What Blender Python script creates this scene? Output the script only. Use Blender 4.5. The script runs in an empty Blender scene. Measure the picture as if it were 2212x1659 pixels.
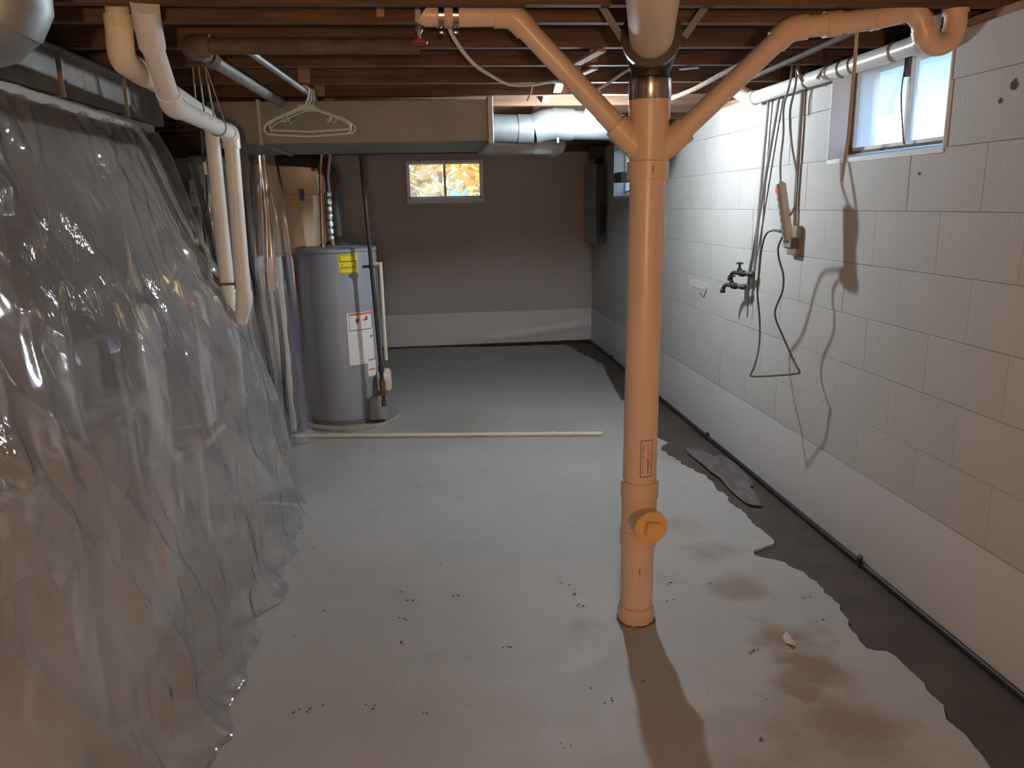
import bpy, bmesh, math, random
from mathutils import Vector, Matrix, Quaternion, noise, geometry
random.seed(7)
S = bpy.context.scene
COL = S.collection
PI = math.pi

# ------------------------------------------------------------------ camera
F = 1661.0; CH = 1.42
Yc = Vector((923 - 1106, 829.5 - 445, -F)).normalized()
Uc = Vector((1, .022, 0)).cross(Yc).normalized()
Xc = Yc.cross(Uc)
ROT = Matrix((Xc, Yc, Uc))                      # camera -> world
CAM = Vector((0, 0, CH))
cd = bpy.data.cameras.new('camera'); cam = bpy.data.objects.new('camera', cd); COL.objects.link(cam)
cd.sensor_fit = 'HORIZONTAL'; cd.sensor_width = 36; cd.lens = F / 2212 * 36; cd.clip_start = .02; cd.clip_end = 200
cam.matrix_world = Matrix.Translation(CAM) @ ROT.to_4x4()
S.camera = cam

def at(u, v, x=None, y=None, z=None):
    """point of the room that shows at pixel u,v and lies on the plane x=, y= or z="""
    r = ROT @ Vector((u - 1106, 829.5 - v, -F))
    t = x / r.x if x is not None else (y / r.y if y is not None else (z - CH) / r.z)
    return CAM + r * t

# ------------------------------------------------------------------ light
W = bpy.data.worlds.new('sky'); S.world = W; W.use_nodes = True
bg = W.node_tree.nodes['Background']; bg.inputs[0].default_value = (.29, .59, 1.0, 1); bg.inputs[1].default_value = 1.0
sd = bpy.data.lights.new('sun', 'SUN'); sun = bpy.data.objects.new('sun', sd); COL.objects.link(sun)
sd.energy = 14.0; sd.angle = math.radians(1); sd.color = (1, .93, .8)
sun.rotation_euler = Vector((1, .35, -1)).to_track_quat('-Z', 'Y').to_euler()
LED_W = 680.0       # radiance of the white bulb
WARM_W = 760.0      # radiance of the warm bulb over the photographer
S.view_settings.view_transform = 'Standard'; S.view_settings.look = 'None'
S.view_settings.gamma = 1; S.view_settings.use_curve_mapping = False
S.view_settings.exposure = 1.0

# ------------------------------------------------------------------ materials
def mat(name, col, rough=.6, metal=0, bump=0, bscale=40, var=0, vscale=6, col2=None, coat=0, stretch=None, emit=None, spec=.5):
    m = bpy.data.materials.new(name); m.use_nodes = True
    nt = m.node_tree; N = nt.nodes; L = nt.links
    b = N['Principled BSDF']
    b.inputs['Base Color'].default_value = (*col, 1); b.inputs['Roughness'].default_value = rough
    b.inputs['Metallic'].default_value = metal; b.inputs['Coat Weight'].default_value = coat
    b.inputs['Specular IOR Level'].default_value = spec
    tc = N.new('ShaderNodeTexCoord'); mp = N.new('ShaderNodeMapping')
    L.new(tc.outputs['Object'], mp.inputs[0])
    if stretch: mp.inputs['Scale'].default_value = stretch
    if var or col2:
        n = N.new('ShaderNodeTexNoise'); n.inputs['Scale'].default_value = vscale; n.inputs['Detail'].default_value = 6
        L.new(mp.outputs[0], n.inputs[0])
        r = N.new('ShaderNodeValToRGB')
        c2 = col2 or tuple(max(0, c * (1 - var)) for c in col)
        r.color_ramp.elements[0].position = .35; r.color_ramp.elements[1].position = .65
        r.color_ramp.elements[0].color = (*c2, 1); r.color_ramp.elements[1].color = (*col, 1)
        L.new(n.outputs[0], r.inputs[0]); L.new(r.outputs[0], b.inputs['Base Color'])
    if bump:
        n2 = N.new('ShaderNodeTexNoise'); n2.inputs['Scale'].default_value = bscale; n2.inputs['Detail'].default_value = 5
        L.new(mp.outputs[0], n2.inputs[0])
        bp = N.new('ShaderNodeBump'); bp.inputs['Strength'].default_value = bump; bp.inputs['Distance'].default_value = .01
        L.new(n2.outputs[0], bp.inputs['Height']); L.new(bp.outputs[0], b.inputs['Normal'])
    if emit:
        b.inputs['Emission Color'].default_value = (*emit[0], 1); b.inputs['Emission Strength'].default_value = emit[1]
    return m

M = {}
M['paint'] = mat('block_paint', (.55, .535, .51), .75, bump=.25, bscale=90, var=.05, vscale=3)
M['mortar'] = mat('mortar', (.50, .48, .45), .9)
M['farwall'] = mat('far_wall_paint', (.50, .445, .405), .85, bump=.2, bscale=50, var=.07, vscale=1.5)
M['membrane'] = mat('white_membrane', (.66, .645, .645), .42, bump=.06, bscale=9, var=.03, vscale=2)
M['black'] = mat('black_plastic', (.03, .028, .028), .5)
M['blackpipe'] = mat('black_iron', (.035, .03, .028), .55, bump=.1)
M['rubber'] = mat('black_rubber', (.035, .028, .024), .5, bump=.15, bscale=30)
M['wood'] = mat('joist_wood', (.17, .094, .054), .85, bump=.3, bscale=14, col2=(.085, .046, .027), vscale=5, stretch=(.5, 9, 9))
M['woodlt'] = mat('light_wood', (.42, .27, .17), .85, bump=.2, col2=(.30, .18, .11), vscale=8)
M['subfloor'] = mat('subfloor_wood', (.12, .06, .035), .9, bump=.3, col2=(.06, .032, .02), vscale=4, stretch=(6, .6, 1))
M['tan'] = mat('tan_pvc', (.80, .58, .43), .34, var=.05, vscale=4)
M['tan2'] = mat('tan_pvc_fitting', (.80, .56, .39), .36, var=.05, vscale=5)
M['tan3'] = mat('tan_pvc_dusty', (.86, .64, .44), .6, var=.06, vscale=6)
M['capyellow'] = mat('yellowed_cap', (.88, .55, .24), .4, var=.08)
M['pvc'] = mat('white_pvc', (.84, .82, .78), .35, var=.04)
M['cream'] = mat('cream_pvc', (.86, .74, .58), .35, var=.05)
M['galv'] = mat('galvanised_steel', (.40, .42, .43), .5, .8, bump=.05, bscale=8, var=.18, vscale=14)
M['galvduct'] = mat('round_duct_steel', (.21, .23, .24), .55, .6, bump=.05, bscale=8, var=.15, vscale=14)
M['galvdark'] = mat('dull_galvanised', (.36, .35, .33), .5, .6, bump=.1, bscale=10, var=.25, vscale=6)
M['galvflat'] = mat('dusty_galvanised', (.27, .26, .24), .55, .35, bump=.05, bscale=6, var=.2, vscale=5)
M['rusty'] = mat('rusty_iron', (.17, .12, .085), .8, .2, bump=.3, bscale=40, var=.4, vscale=15)
M['steel'] = mat('stainless_band', (.42, .36, .32), .18, 1.0)
M['copper'] = mat('copper', (.62, .32, .20), .35, .9, var=.3, vscale=20)
M['brass'] = mat('old_brass', (.28, .24, .13), .45, .7, bump=.1, var=.4, vscale=40)
M['darkmetal'] = mat('dark_tap_metal', (.07, .075, .065), .5, .6, var=.4, vscale=60)
M['foil'] = mat('foil_wrap', (.78, .80, .84), .22, .9, bump=.6, bscale=60)
M['heater'] = mat('heater_grey_enamel', (.30, .325, .37), .38, var=.03)
M['heaterdk'] = mat('heater_dark_trim', (.16, .17, .19), .5)
M['yellow'] = mat('yellow_label', (.85, .72, .02), .5)
M['ink'] = mat('label_ink', (.06, .06, .05), .7)
M['stampink'] = mat('stamp_ink', (.17, .16, .06), .7)
M['stampred'] = mat('stamp_brown_ink', (.42, .17, .08), .7)
M['printink'] = mat('faint_pipe_print', (.62, .40, .28), .6)
M['label'] = mat('white_label', (.82, .83, .84), .5)
M['orange'] = mat('orange_print', (.80, .16, .05), .5)
M['redprint'] = mat('red_print', (.50, .04, .06), .5)
M['beige'] = mat('beige_enamel', (.72, .57, .40), .3, var=.04)
M['blue'] = mat('blue_badge', (.06, .08, .25), .4)
M['redvalve'] = mat('red_valve_paint', (.36, .06, .035), .5, var=.2)
M['hangerw'] = mat('white_hanger_plastic', (.62, .59, .54), .35)
M['hangerg'] = mat('mint_hanger_plastic', (.42, .66, .52), .35)
M['concpad'] = mat('pad_concrete', (.42, .39, .34), .9, bump=.4, bscale=30, var=.25, vscale=12)
M['trench'] = mat('fresh_concrete', (.105, .08, .068), .6, bump=.35, bscale=25, col2=(.075, .057, .048), vscale=5)
M['frame'] = mat('old_white_frame', (.72, .71, .70), .6, var=.15, vscale=25)
M['framedk'] = mat('rusty_window_frame', (.16, .11, .10), .8, var=.4, vscale=30)
M['farframe'] = mat('white_window_frame', (.80, .77, .76), .6, var=.06, vscale=20)
M['reveal'] = mat('white_reveal', (.84, .84, .84), .7, bump=.4, bscale=25, var=.05)
M['cordgrey'] = mat('grey_cord', (.30, .31, .31), .6)
M['corddk'] = mat('dark_cord', (.12, .11, .10), .6)
M['stripw'] = mat('power_strip_plastic', (.68, .66, .62), .4)
M['stripface'] = mat('power_strip_face', (.36, .33, .30), .45)
M['redled'] = mat('red_lit_switch', (.7, .03, .02), .4, emit=((1, .06, .03), .9))
M['brownbox'] = mat('brown_box', (.28, .22, .17), .7)
M['adapter'] = mat('dark_adapter', (.12, .11, .095), .55)
M['rope'] = mat('rope', (.55, .44, .34), .9, bump=.5, bscale=150)
M['whitecable'] = mat('white_cable', (.72, .66, .60), .6)
M['dusty'] = mat('dusty_cable', (.26, .21, .165), .95, bump=.6, bscale=120, var=.3, vscale=60)
M['panelgrey'] = mat('panel_grey', (.075, .078, .075), .5)
M['panelfront'] = mat('panel_cover', (.36, .35, .34), .5, var=.1)
M['paper'] = mat('paper', (.85, .80, .78), .7)
M['floorpipe'] = mat('floor_pipe', (.80, .74, .60), .5, var=.15, vscale=10)
M['blueglint'] = mat('painted_blue_glint', (.30, .60, .80), .5)  # pale blue that stands in for a reflection
M['carton'] = mat('cardboard', (.50, .36, .25), .85, var=.08)
M['washer'] = mat('white_enamel', (.80, .77, .75), .35)
M['darkfurn'] = mat('dark_cabinet', (.11, .11, .115), .55, var=.2)
M['pinkcloth'] = mat('pinkish_cloth', (.72, .56, .52), .9)
M['greyplastic'] = mat('grey_bin', (.28, .29, .30), .5)
M['furn'] = mat('grey_furnace', (.30, .30, .30), .45, .3, var=.1)
M['siding'] = mat('white_siding', (.80, .80, .86), .6)
M['grass'] = mat('ground', (.34, .28, .14), .95, var=.4, vscale=3)
M['leaf1'] = mat('yellow_leaves', (.85, .62, .16), .8)
M['leaf2'] = mat('pale_leaves', (.85, .74, .45), .8)
M['bark'] = mat('bark', (.30, .22, .16), .9, bump=.5)
M['bulbcap'] = mat('white_porcelain', (.8, .8, .78), .3)
M['thread'] = mat('chip_hole', (.12, .075, .05), .95)
M['dirt'] = mat('dirt_crumbs', (.17, .13, .10), .95)
M['tape'] = mat('sticky_tape', (.5, .48, .46), .3)

def floor_mat():
    m = bpy.data.materials.new('painted_concrete_floor'); m.use_nodes = True
    nt = m.node_tree; N = nt.nodes; L = nt.links; b = N['Principled BSDF']
    tc = N.new('ShaderNodeTexCoord'); P = tc.outputs['Object']
    def nz(scale, det=6, rough=.55):
        n = N.new('ShaderNodeTexNoise'); n.inputs['Scale'].default_value = scale; n.inputs['Detail'].default_value = det
        n.inputs['Roughness'].default_value = rough; L.new(P, n.inputs[0]); return n
    def ramp(src, a, c):
        r = N.new('ShaderNodeMapRange'); r.inputs[1].default_value = a; r.inputs[2].default_value = c; r.clamp = True
        L.new(src, r.inputs[0]); return r.outputs[0]
    def mix(f, a, c):
        x = N.new('ShaderNodeMix'); x.data_type = 'RGBA'
        if f is not None: L.new(f, x.inputs[0])
        for s, i in ((a, 6), (c, 7)):
            if isinstance(s, tuple): x.inputs[i].default_value = (*s, 1)
            else: L.new(s, x.inputs[i])
        return x.outputs[2]
    def mth(op, a, c):
        x = N.new('ShaderNodeMath'); x.operation = op; x.use_clamp = op == 'MAXIMUM'
        for s, i in ((a, 0), (c, 1)):
            if isinstance(s, (int, float)): x.inputs[i].default_value = s
            else: L.new(s, x.inputs[i])
        return x.outputs[0]
    base = mix(ramp(nz(1.1).outputs[0], .35, .7), (.44, .43, .415), (.51, .50, .48))
    base = mix(mth('MULTIPLY', ramp(nz(7, 8, .7).outputs[0], .52, .75), .35), base, (.36, .32, .265))
    # brown mud stains with a shape of their own
    warp = nz(5, 5, .6)
    wv = N.new('ShaderNodeVectorMath'); wv.operation = 'MULTIPLY_ADD'
    wv.inputs[1].default_value = (.36, .36, 0); L.new(warp.outputs['Color'], wv.inputs[0])
    sub = N.new('ShaderNodeVectorMath'); sub.operation = 'SUBTRACT'; L.new(P, sub.inputs[0]); sub.inputs[1].default_value = (.18, .18, 0)
    L.new(sub.outputs[0], wv.inputs[2])
    def blob(x, y, r0, r1, amt):
        d = N.new('ShaderNodeVectorMath'); d.operation = 'DISTANCE'; L.new(wv.outputs[0], d.inputs[0]); d.inputs[1].default_value = (x, y, 0)
        r = N.new('ShaderNodeMapRange'); r.inputs[1].default_value = r0; r.inputs[2].default_value = r1
        r.inputs[3].default_value = amt; r.inputs[4].default_value = 0; r.clamp = True
        L.new(d.outputs['Value'], r.inputs[0]); return r.outputs[0]
    st = None
    for (u, v, r0, r1, amt) in ((1480, 1130, .02, .14, .35), (1540, 1190, .03, .13, .5), (1600, 1270, .04, .13, .6), (1690, 1370, .05, .15, .75),
                                (1760, 1450, .06, .15, .85), (1740, 1500, .04, .12, .85), (1850, 1580, .06, .2, .75), (1700, 1600, .04, .22, .5),
                                (1640, 1640, .05, .2, .4), (980, 930, .1, .5, .32), (1450, 990, .02, .12, .4), (1180, 920, .05, .4, .2), (720, 960, .03, .3, .3), (1270, 1370, .0, .09, .5)):
        p = at(u, v, z=0); o = blob(p.x, p.y, r0, r1, amt)
        st = o if st is None else mth('MAXIMUM', st, o)
    base = mix(st, base, (.285, .185, .10))
    # scuffs and chips
    sp = nz(26, 3, .5); sp2 = nz(3.2, 2)
    chips = mth('MULTIPLY', ramp(sp.outputs[0], .69, .74), ramp(sp2.outputs[0], .5, .62))
    base = mix(mth('MULTIPLY', chips, .75), base, (.16, .12, .10))
    wv2 = mth('MULTIPLY', ramp(nz(4, 10, .75).outputs[0], .60, .72), .22)
    base = mix(wv2, base, (.60, .60, .59))
    L.new(base, b.inputs['Base Color'])
    L.new(ramp(nz(6).outputs[0], .2, .9), b.inputs['Roughness'])
    mr = N.new('ShaderNodeMapRange'); mr.inputs[1].default_value = .2; mr.inputs[2].default_value = .8; mr.inputs[3].default_value = .42; mr.inputs[4].default_value = .62
    L.new(nz(6).outputs[0], mr.inputs[0]); L.new(mr.outputs[0], b.inputs['Roughness'])
    bp = N.new('ShaderNodeBump'); bp.inputs['Strength'].default_value = .25; bp.inputs['Distance'].default_value = .01
    L.new(nz(18, 8).outputs[0], bp.inputs['Height']); L.new(bp.outputs[0], b.inputs['Normal'])
    return m
M['floor'] = floor_mat()

def plastic_mat(name, haze=.5, tint=(.9, .88, .88), bump=.5):
    m = bpy.data.materials.new(name); m.use_nodes = True
    nt = m.node_tree; N = nt.nodes; L = nt.links
    N.remove(N['Principled BSDF']); out = N['Material Output']
    tr = N.new('ShaderNodeBsdfTransparent'); tr.inputs[0].default_value = (.93, .93, .94, 1)
    df = N.new('ShaderNodeBsdfDiffuse'); df.inputs[0].default_value = (*tint, 1)
    tl = N.new('ShaderNodeBsdfTranslucent'); tl.inputs[0].default_value = (*tint, 1)
    gl = N.new('ShaderNodeBsdfGlossy'); gl.inputs['Roughness'].default_value = .09
    tc = N.new('ShaderNodeTexCoord')
    mp = N.new('ShaderNodeMapping'); mp.inputs['Scale'].default_value = (1, 1.2, .7); L.new(tc.outputs['Object'], mp.inputs[0])
    n = N.new('ShaderNodeTexNoise'); n.noise_type = 'RIDGED_MULTIFRACTAL'; n.inputs['Scale'].default_value = 3.2; n.inputs['Detail'].default_value = 3; n.inputs['Distortion'].default_value = .6; n.inputs['Roughness'].default_value = .4
    L.new(mp.outputs[0], n.inputs[0])
    bp = N.new('ShaderNodeBump'); bp.inputs['Strength'].default_value = bump; bp.inputs['Distance'].default_value = .03
    nf = N.new('ShaderNodeTexNoise'); nf.inputs['Scale'].default_value = 15; nf.inputs['Detail'].default_value = 3; L.new(mp.outputs[0], nf.inputs[0])
    nm = N.new('ShaderNodeTexNoise'); nm.inputs['Scale'].default_value = 2.6; nm.inputs['Detail'].default_value = 2; L.new(tc.outputs['Object'], nm.inputs[0])
    mk = N.new('ShaderNodeMapRange'); mk.inputs[1].default_value = .48; mk.inputs[2].default_value = .68; mk.inputs[3].default_value = .08; mk.inputs[4].default_value = 1.6; L.new(nm.outputs[0], mk.inputs[0])
    mu = N.new('ShaderNodeMath'); mu.operation = 'MULTIPLY'; L.new(nf.outputs[0], mu.inputs[0]); L.new(mk.outputs[0], mu.inputs[1])
    ad_ = N.new('ShaderNodeMath'); ad_.operation = 'ADD'; L.new(n.outputs[0], ad_.inputs[0]); L.new(mu.outputs[0], ad_.inputs[1])
    L.new(ad_.outputs[0], bp.inputs['Height'])
    L.new(bp.outputs[0], gl.inputs['Normal'])
    m1 = N.new('ShaderNodeMixShader'); m1.inputs[0].default_value = .32; L.new(df.outputs[0], m1.inputs[1]); L.new(tl.outputs[0], m1.inputs[2])
    n2 = N.new('ShaderNodeTexNoise'); n2.inputs['Scale'].default_value = 2.2; n2.inputs['Detail'].default_value = 3; L.new(tc.outputs['Object'], n2.inputs[0])
    mr = N.new('ShaderNodeMapRange'); mr.inputs[1].default_value = .3; mr.inputs[2].default_value = .7
    mr.inputs[3].default_value = haze * .8; mr.inputs[4].default_value = min(1, haze * 1.2); L.new(n2.outputs[0], mr.inputs[0])
    m2 = N.new('ShaderNodeMixShader'); L.new(mr.outputs[0], m2.inputs[0]); L.new(tr.outputs[0], m2.inputs[1]); L.new(m1.outputs[0], m2.inputs[2])
    fr = N.new('ShaderNodeFresnel'); fr.inputs[0].default_value = 1.5
    m3 = N.new('ShaderNodeMixShader'); sc_ = N.new('ShaderNodeMath'); sc_.operation = 'MULTIPLY_ADD'; sc_.use_clamp = True; sc_.inputs[1].default_value = 1.3; sc_.inputs[2].default_value = .03; L.new(fr.outputs[0], sc_.inputs[0]); L.new(sc_.outputs[0], m3.inputs[0]); L.new(m2.outputs[0], m3.inputs[1]); L.new(gl.outputs[0], m3.inputs[2])
    L.new(m3.outputs[0], out.inputs[0])
    return m
M['plastic'] = plastic_mat('milky_plastic_sheet', .34, (.97, .94, .93), .5)
M['plastic2'] = plastic_mat('clear_plastic_sheet', .20, (.92, .91, .91), .35)

def glass_mat(name, haze, col):
    m = bpy.data.materials.new(name); m.use_nodes = True
    nt = m.node_tree; N = nt.nodes; L = nt.links; N.remove(N['Principled BSDF']); out = N['Material Output']
    tr = N.new('ShaderNodeBsdfTransparent'); tl = N.new('ShaderNodeBsdfTranslucent'); tl.inputs[0].default_value = (*col, 1)
    gl = N.new('ShaderNodeBsdfGlossy'); gl.inputs['Roughness'].default_value = .35
    a = N.new('ShaderNodeMixShader'); a.inputs[0].default_value = haze; L.new(tr.outputs[0], a.inputs[1]); L.new(tl.outputs[0], a.inputs[2])
    c = N.new('ShaderNodeMixShader'); c.inputs[0].default_value = .03; L.new(a.outputs[0], c.inputs[1]); L.new(gl.outputs[0], c.inputs[2])
    L.new(c.outputs[0], out.inputs[0]); return m
M['glassdusty'] = glass_mat('dusty_window_glass', .35, (.9, .92, .95))
M['glass'] = glass_mat('window_glass', .15, (.95, .93, .9))

def bulb_mat(name, col, s):
    m = bpy.data.materials.new(name); m.use_nodes = True
    N = m.node_tree.nodes; N.remove(N['Principled BSDF']); e = N.new('ShaderNodeEmission')
    e.inputs[0].default_value = (*col, 1); e.inputs[1].default_value = s
    m.node_tree.links.new(e.outputs[0], N['Material Output'].inputs[0]); return m
M['led'] = bulb_mat('lit_white_bulb', (.82, .92, 1.0), LED_W)
M['warm'] = bulb_mat('lit_warm_bulb', (1.0, .62, .36), WARM_W)

# ------------------------------------------------------------------ mesh helpers
def box(bm, a, b, bev=0):
    r = bmesh.ops.create_cube(bm, size=1)
    vs = r['verts']
    for v in vs:
        v.co = Vector(((a[i] + b[i]) / 2 + v.co[i] * abs(b[i] - a[i]) for i in range(3)))
    if bev:
        es = list({e for v in vs for e in v.link_edges})
        bmesh.ops.bevel(bm, geom=es, offset=bev, segments=2, affect='EDGES', profile=.5)
def obox(bm, c, size, rot, bev=0):
    """box of size about c turned by the matrix rot"""
    r = bmesh.ops.create_cube(bm, size=1); vs = r['verts']
    if bev:
        for v in vs: v.co = Vector((v.co[i] * size[i] for i in range(3)))
        rr = bmesh.ops.bevel(bm, geom=list({e for v in vs for e in v.link_edges}), offset=bev, segments=2, affect='EDGES')
        vv = {v for f in rr['faces'] for v in f.verts} | {v for v in vs if v.is_valid}
        for v in vv: v.co = Vector(c) + rot @ v.co
    else:
        for v in vs: v.co = Vector(c) + rot @ Vector((v.co[i] * size[i] for i in range(3)))
def fillet(pts, rad, n=6):
    pts = [Vector(p) for p in pts]; out = [pts[0]]
    for i in range(1, len(pts) - 1):
        a, b, c = pts[i - 1], pts[i], pts[i + 1]
        d1 = (a - b); d2 = (c - b); l = min(rad, d1.length * .48, d2.length * .48)
        p = b + d1.normalized() * l; q = b + d2.normalized() * l
        for k in range(n + 1):
            t = k / n; out.append(p * (1 - t) ** 2 + b * 2 * t * (1 - t) + q * t * t)
    out.append(pts[-1]); return out
def smooth(pts, n=8):
    pts = [Vector(p) for p in pts]; out = []
    for i in range(len(pts) - 1):
        p0 = pts[max(0, i - 1)]; p1 = pts[i]; p2 = pts[i + 1]; p3 = pts[min(len(pts) - 1, i + 2)]
        for k in range(n):
            t = k / n
            out.append(.5 * ((2 * p1) + (p2 - p0) * t + (2 * p0 - 5 * p1 + 4 * p2 - p3) * t * t + (3 * p1 - p0 - 3 * p2 + p3) * t ** 3))
    out.append(pts[-1]); return out
def tube(bm, pts, r, seg=14, cap=True):
    pts = [Vector(p) for p in pts]; n = len(pts)
    rs = r if isinstance(r, (list, tuple)) else [r] * n
    T = []
    for i in range(n):
        d = (pts[min(i + 1, n - 1)] - pts[max(i - 1, 0)]); T.append(d.normalized() if d.length > 1e-9 else Vector((0, 0, 1)))
    up = Vector((0, 0, 1)) if abs(T[0].z) < .9 else Vector((1, 0, 0))
    u = T[0].cross(up).normalized(); rings = []
    for i in range(n):
        if i:
            q = T[i - 1].rotation_difference(T[i]); u = q @ u
        u = (u - T[i] * u.dot(T[i])).normalized(); w = T[i].cross(u)
        rings.append([bm.verts.new(pts[i] + (u * math.cos(2 * PI * k / seg) + w * math.sin(2 * PI * k / seg)) * rs[i]) for k in range(seg)])
    for a, b in zip(rings, rings[1:]):
        for k in range(seg): bm.faces.new((a[k], a[(k + 1) % seg], b[(k + 1) % seg], b[k]))
    if cap: bm.faces.new(rings[0][::-1]); bm.faces.new(rings[-1])
def lathe(bm, o, axis, prof, seg=24):
    """prof: (distance along axis, radius) from o"""
    ax = Vector(axis).normalized(); pts = [Vector(o) + ax * d for d, _ in prof]
    up = Vector((0, 0, 1)) if abs(ax.z) < .9 else Vector((1, 0, 0)); u = ax.cross(up).normalized(); w = ax.cross(u)
    rings = []
    for p, (d, r) in zip(pts, prof):
        rings.append([bm.verts.new(p + (u * math.cos(2 * PI * k / seg) + w * math.sin(2 * PI * k / seg)) * max(r, 1e-4)) for k in range(seg)])
    for a, b in zip(rings, rings[1:]):
        for k in range(seg): bm.faces.new((a[k], a[(k + 1) % seg], b[(k + 1) % seg], b[k]))
    bm.faces.new(rings[0][::-1]); bm.faces.new(rings[-1])
def grid(bm, nu, nv, fn):
    vs = [[bm.verts.new(fn(i / nu, j / nv)) for j in range(nv + 1)] for i in range(nu + 1)]
    for i in range(nu):
        for j in range(nv): bm.faces.new((vs[i][j], vs[i + 1][j], vs[i + 1][j + 1], vs[i][j + 1]))
def sphere(bm, c, r, seg=16, sc=(1, 1, 1)):
    rr = bmesh.ops.create_uvsphere(bm, u_segments=seg, v_segments=seg // 2 + 2, radius=r)
    for v in rr['verts']: v.co = Vector(c) + Vector((v.co[i] * sc[i] for i in range(3)))

def mesh_of(name, bm, m, sm=None):
    bmesh.ops.recalc_face_normals(bm, faces=bm.faces)
    me = bpy.data.meshes.new(name)
    bm.to_mesh(me); bm.free()
    me.materials.append(M[m] if isinstance(m, str) else m)
    if sm is not None:
        for p in me.polygons: p.use_smooth = True
        if sm: me.set_sharp_from_angle(angle=math.radians(sm))
    return me
def part(name, parent, m, fn, sm=35, label=None):
    bm = bmesh.new(); fn(bm)
    o = bpy.data.objects.new(name, mesh_of(name, bm, m, sm)); COL.objects.link(o)
    if parent is not None:
        o.parent = parent
        o.matrix_parent_inverse = Matrix.Translation(-parent.location)
    if label: o['label'] = label
    return o
def tag(o, label, cat, group=None):
    o['label'] = label; o['category'] = cat
    if group: o['group'] = group
    return o
def thing(name, loc, label, cat, group=None):
    o = bpy.data.objects.new(name, None); COL.objects.link(o); o.location = loc; o.empty_display_size = .05
    return tag(o, label, cat, group)
def struct(o, label=None, cat=None):
    o['kind'] = 'structure'
    if label: o['label'] = label
    if cat: o['category'] = cat
    return o
def nv(p, s): return noise.noise(Vector(p) * s)

# ------------------------------------------------------------------ the setting
XW, YF, ZC, TOPW = 1.665, 7.9, 1.945, 1.917
XL, YN = -3.0, -2.4

# floor slab with its broken edge along the new concrete strip
edge_px = [(2137,1659),(2120,1631),(2067,1573),(1997,1474),(1980,1458),(1964,1445),(1935,1416),(1918,1408),(1890,1406),(1873,1400),(1848,1371),
 (1824,1326),(1795,1289),(1780,1282),(1766,1256),(1737,1235),(1696,1214),(1630,1198),(1626,1190),(1675,1169),(1642,1142),(1605,1107),(1547,1054),
 (1527,1029),(1485,1009),(1452,986),(1429,973),(1429,963),(1445,956),(1419,944),(1385,905),(1340,860),(1310,805),(1300,785),(1275,772),(1254,763),(1238,752),
 (1221,745),(1150,746),(1049,749),(940,750),(828,753)]
raw = [at(u, v, z=0) for u, v in edge_px]
edge = [Vector((1.33, YN, 0)), Vector((1.33, .6, 0))]
for a, b in zip([edge[-1]] + raw, raw):
    n = max(1, int((b - a).length / .03))
    for k in range(1, n + 1):
        p = a.lerp(b, k / n)
        j = .012 if k < n else .004
        edge.append(Vector((p.x + random.uniform(-j, j), p.y + random.uniform(-j, j), 0)))
def floor_fn(bm):
    poly = [Vector((XL, YN, 0))] + edge + [Vector((XL, 7.62, 0))]
    n = len(poly)
    vs, es, fs, _, _, _ = geometry.delaunay_2d_cdt([Vector((p.x, p.y)) for p in poly], [], [list(range(n))], 1, 1e-5)
    V = [bm.verts.new((v.x, v.y, 0)) for v in vs]
    for f in fs: bm.faces.new([V[i] for i in f])
    rim = [e for e in bm.edges if e.is_boundary]
    ext = bmesh.ops.extrude_edge_only(bm, edges=rim)
    for v in ext['geom']:
        if isinstance(v, bmesh.types.BMVert): v.co.z = -.06
floor = struct(part('floor', None, 'floor', floor_fn, None))
def strip_fn(bm):
    def h(x, y): return -.012 + .007 * nv((x, y, 0), 3) + .003 * nv((x, y, 3), 11)
    grid(bm, 10, 150, lambda a, b: Vector((1.15 + a * (XW - 1.15), YN + b * (YF - YN), h(1.15 + a * (XW - 1.15), YN + b * (YF - YN)))))
    grid(bm, 60, 8, lambda a, b: Vector((XL + a * (1.15 - XL), 7.4 + b * .5, h(XL + a * (1.15 - XL), 7.4 + b * .5))))
part('fresh_concrete_strip', floor, 'trench', strip_fn, 60, 'dark damp strip of newly laid concrete along the wall')
def smear(bm):
    c = at(1565, 1018, z=0); n = 40
    vs = []
    for k in range(n):
        a = 2 * PI * k / n; r = 1 + .28 * math.sin(3 * a + 1) + .25 * nv((math.cos(a), math.sin(a), 2), 2.5)
        vs.append(bm.verts.new((c.x + .085 * r * math.cos(a), c.y + .42 * r * math.sin(a), .0005)))
    bm.faces.new(vs)
M['slurry'] = mat('dried_slurry', (.20, .19, .19), .45, col2=(.105, .082, .072), vscale=9, stretch=(3, .7, 1))
part('dried_smear', floor, 'slurry', smear, None, 'pale dried slurry smear on the dark strip')

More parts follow.
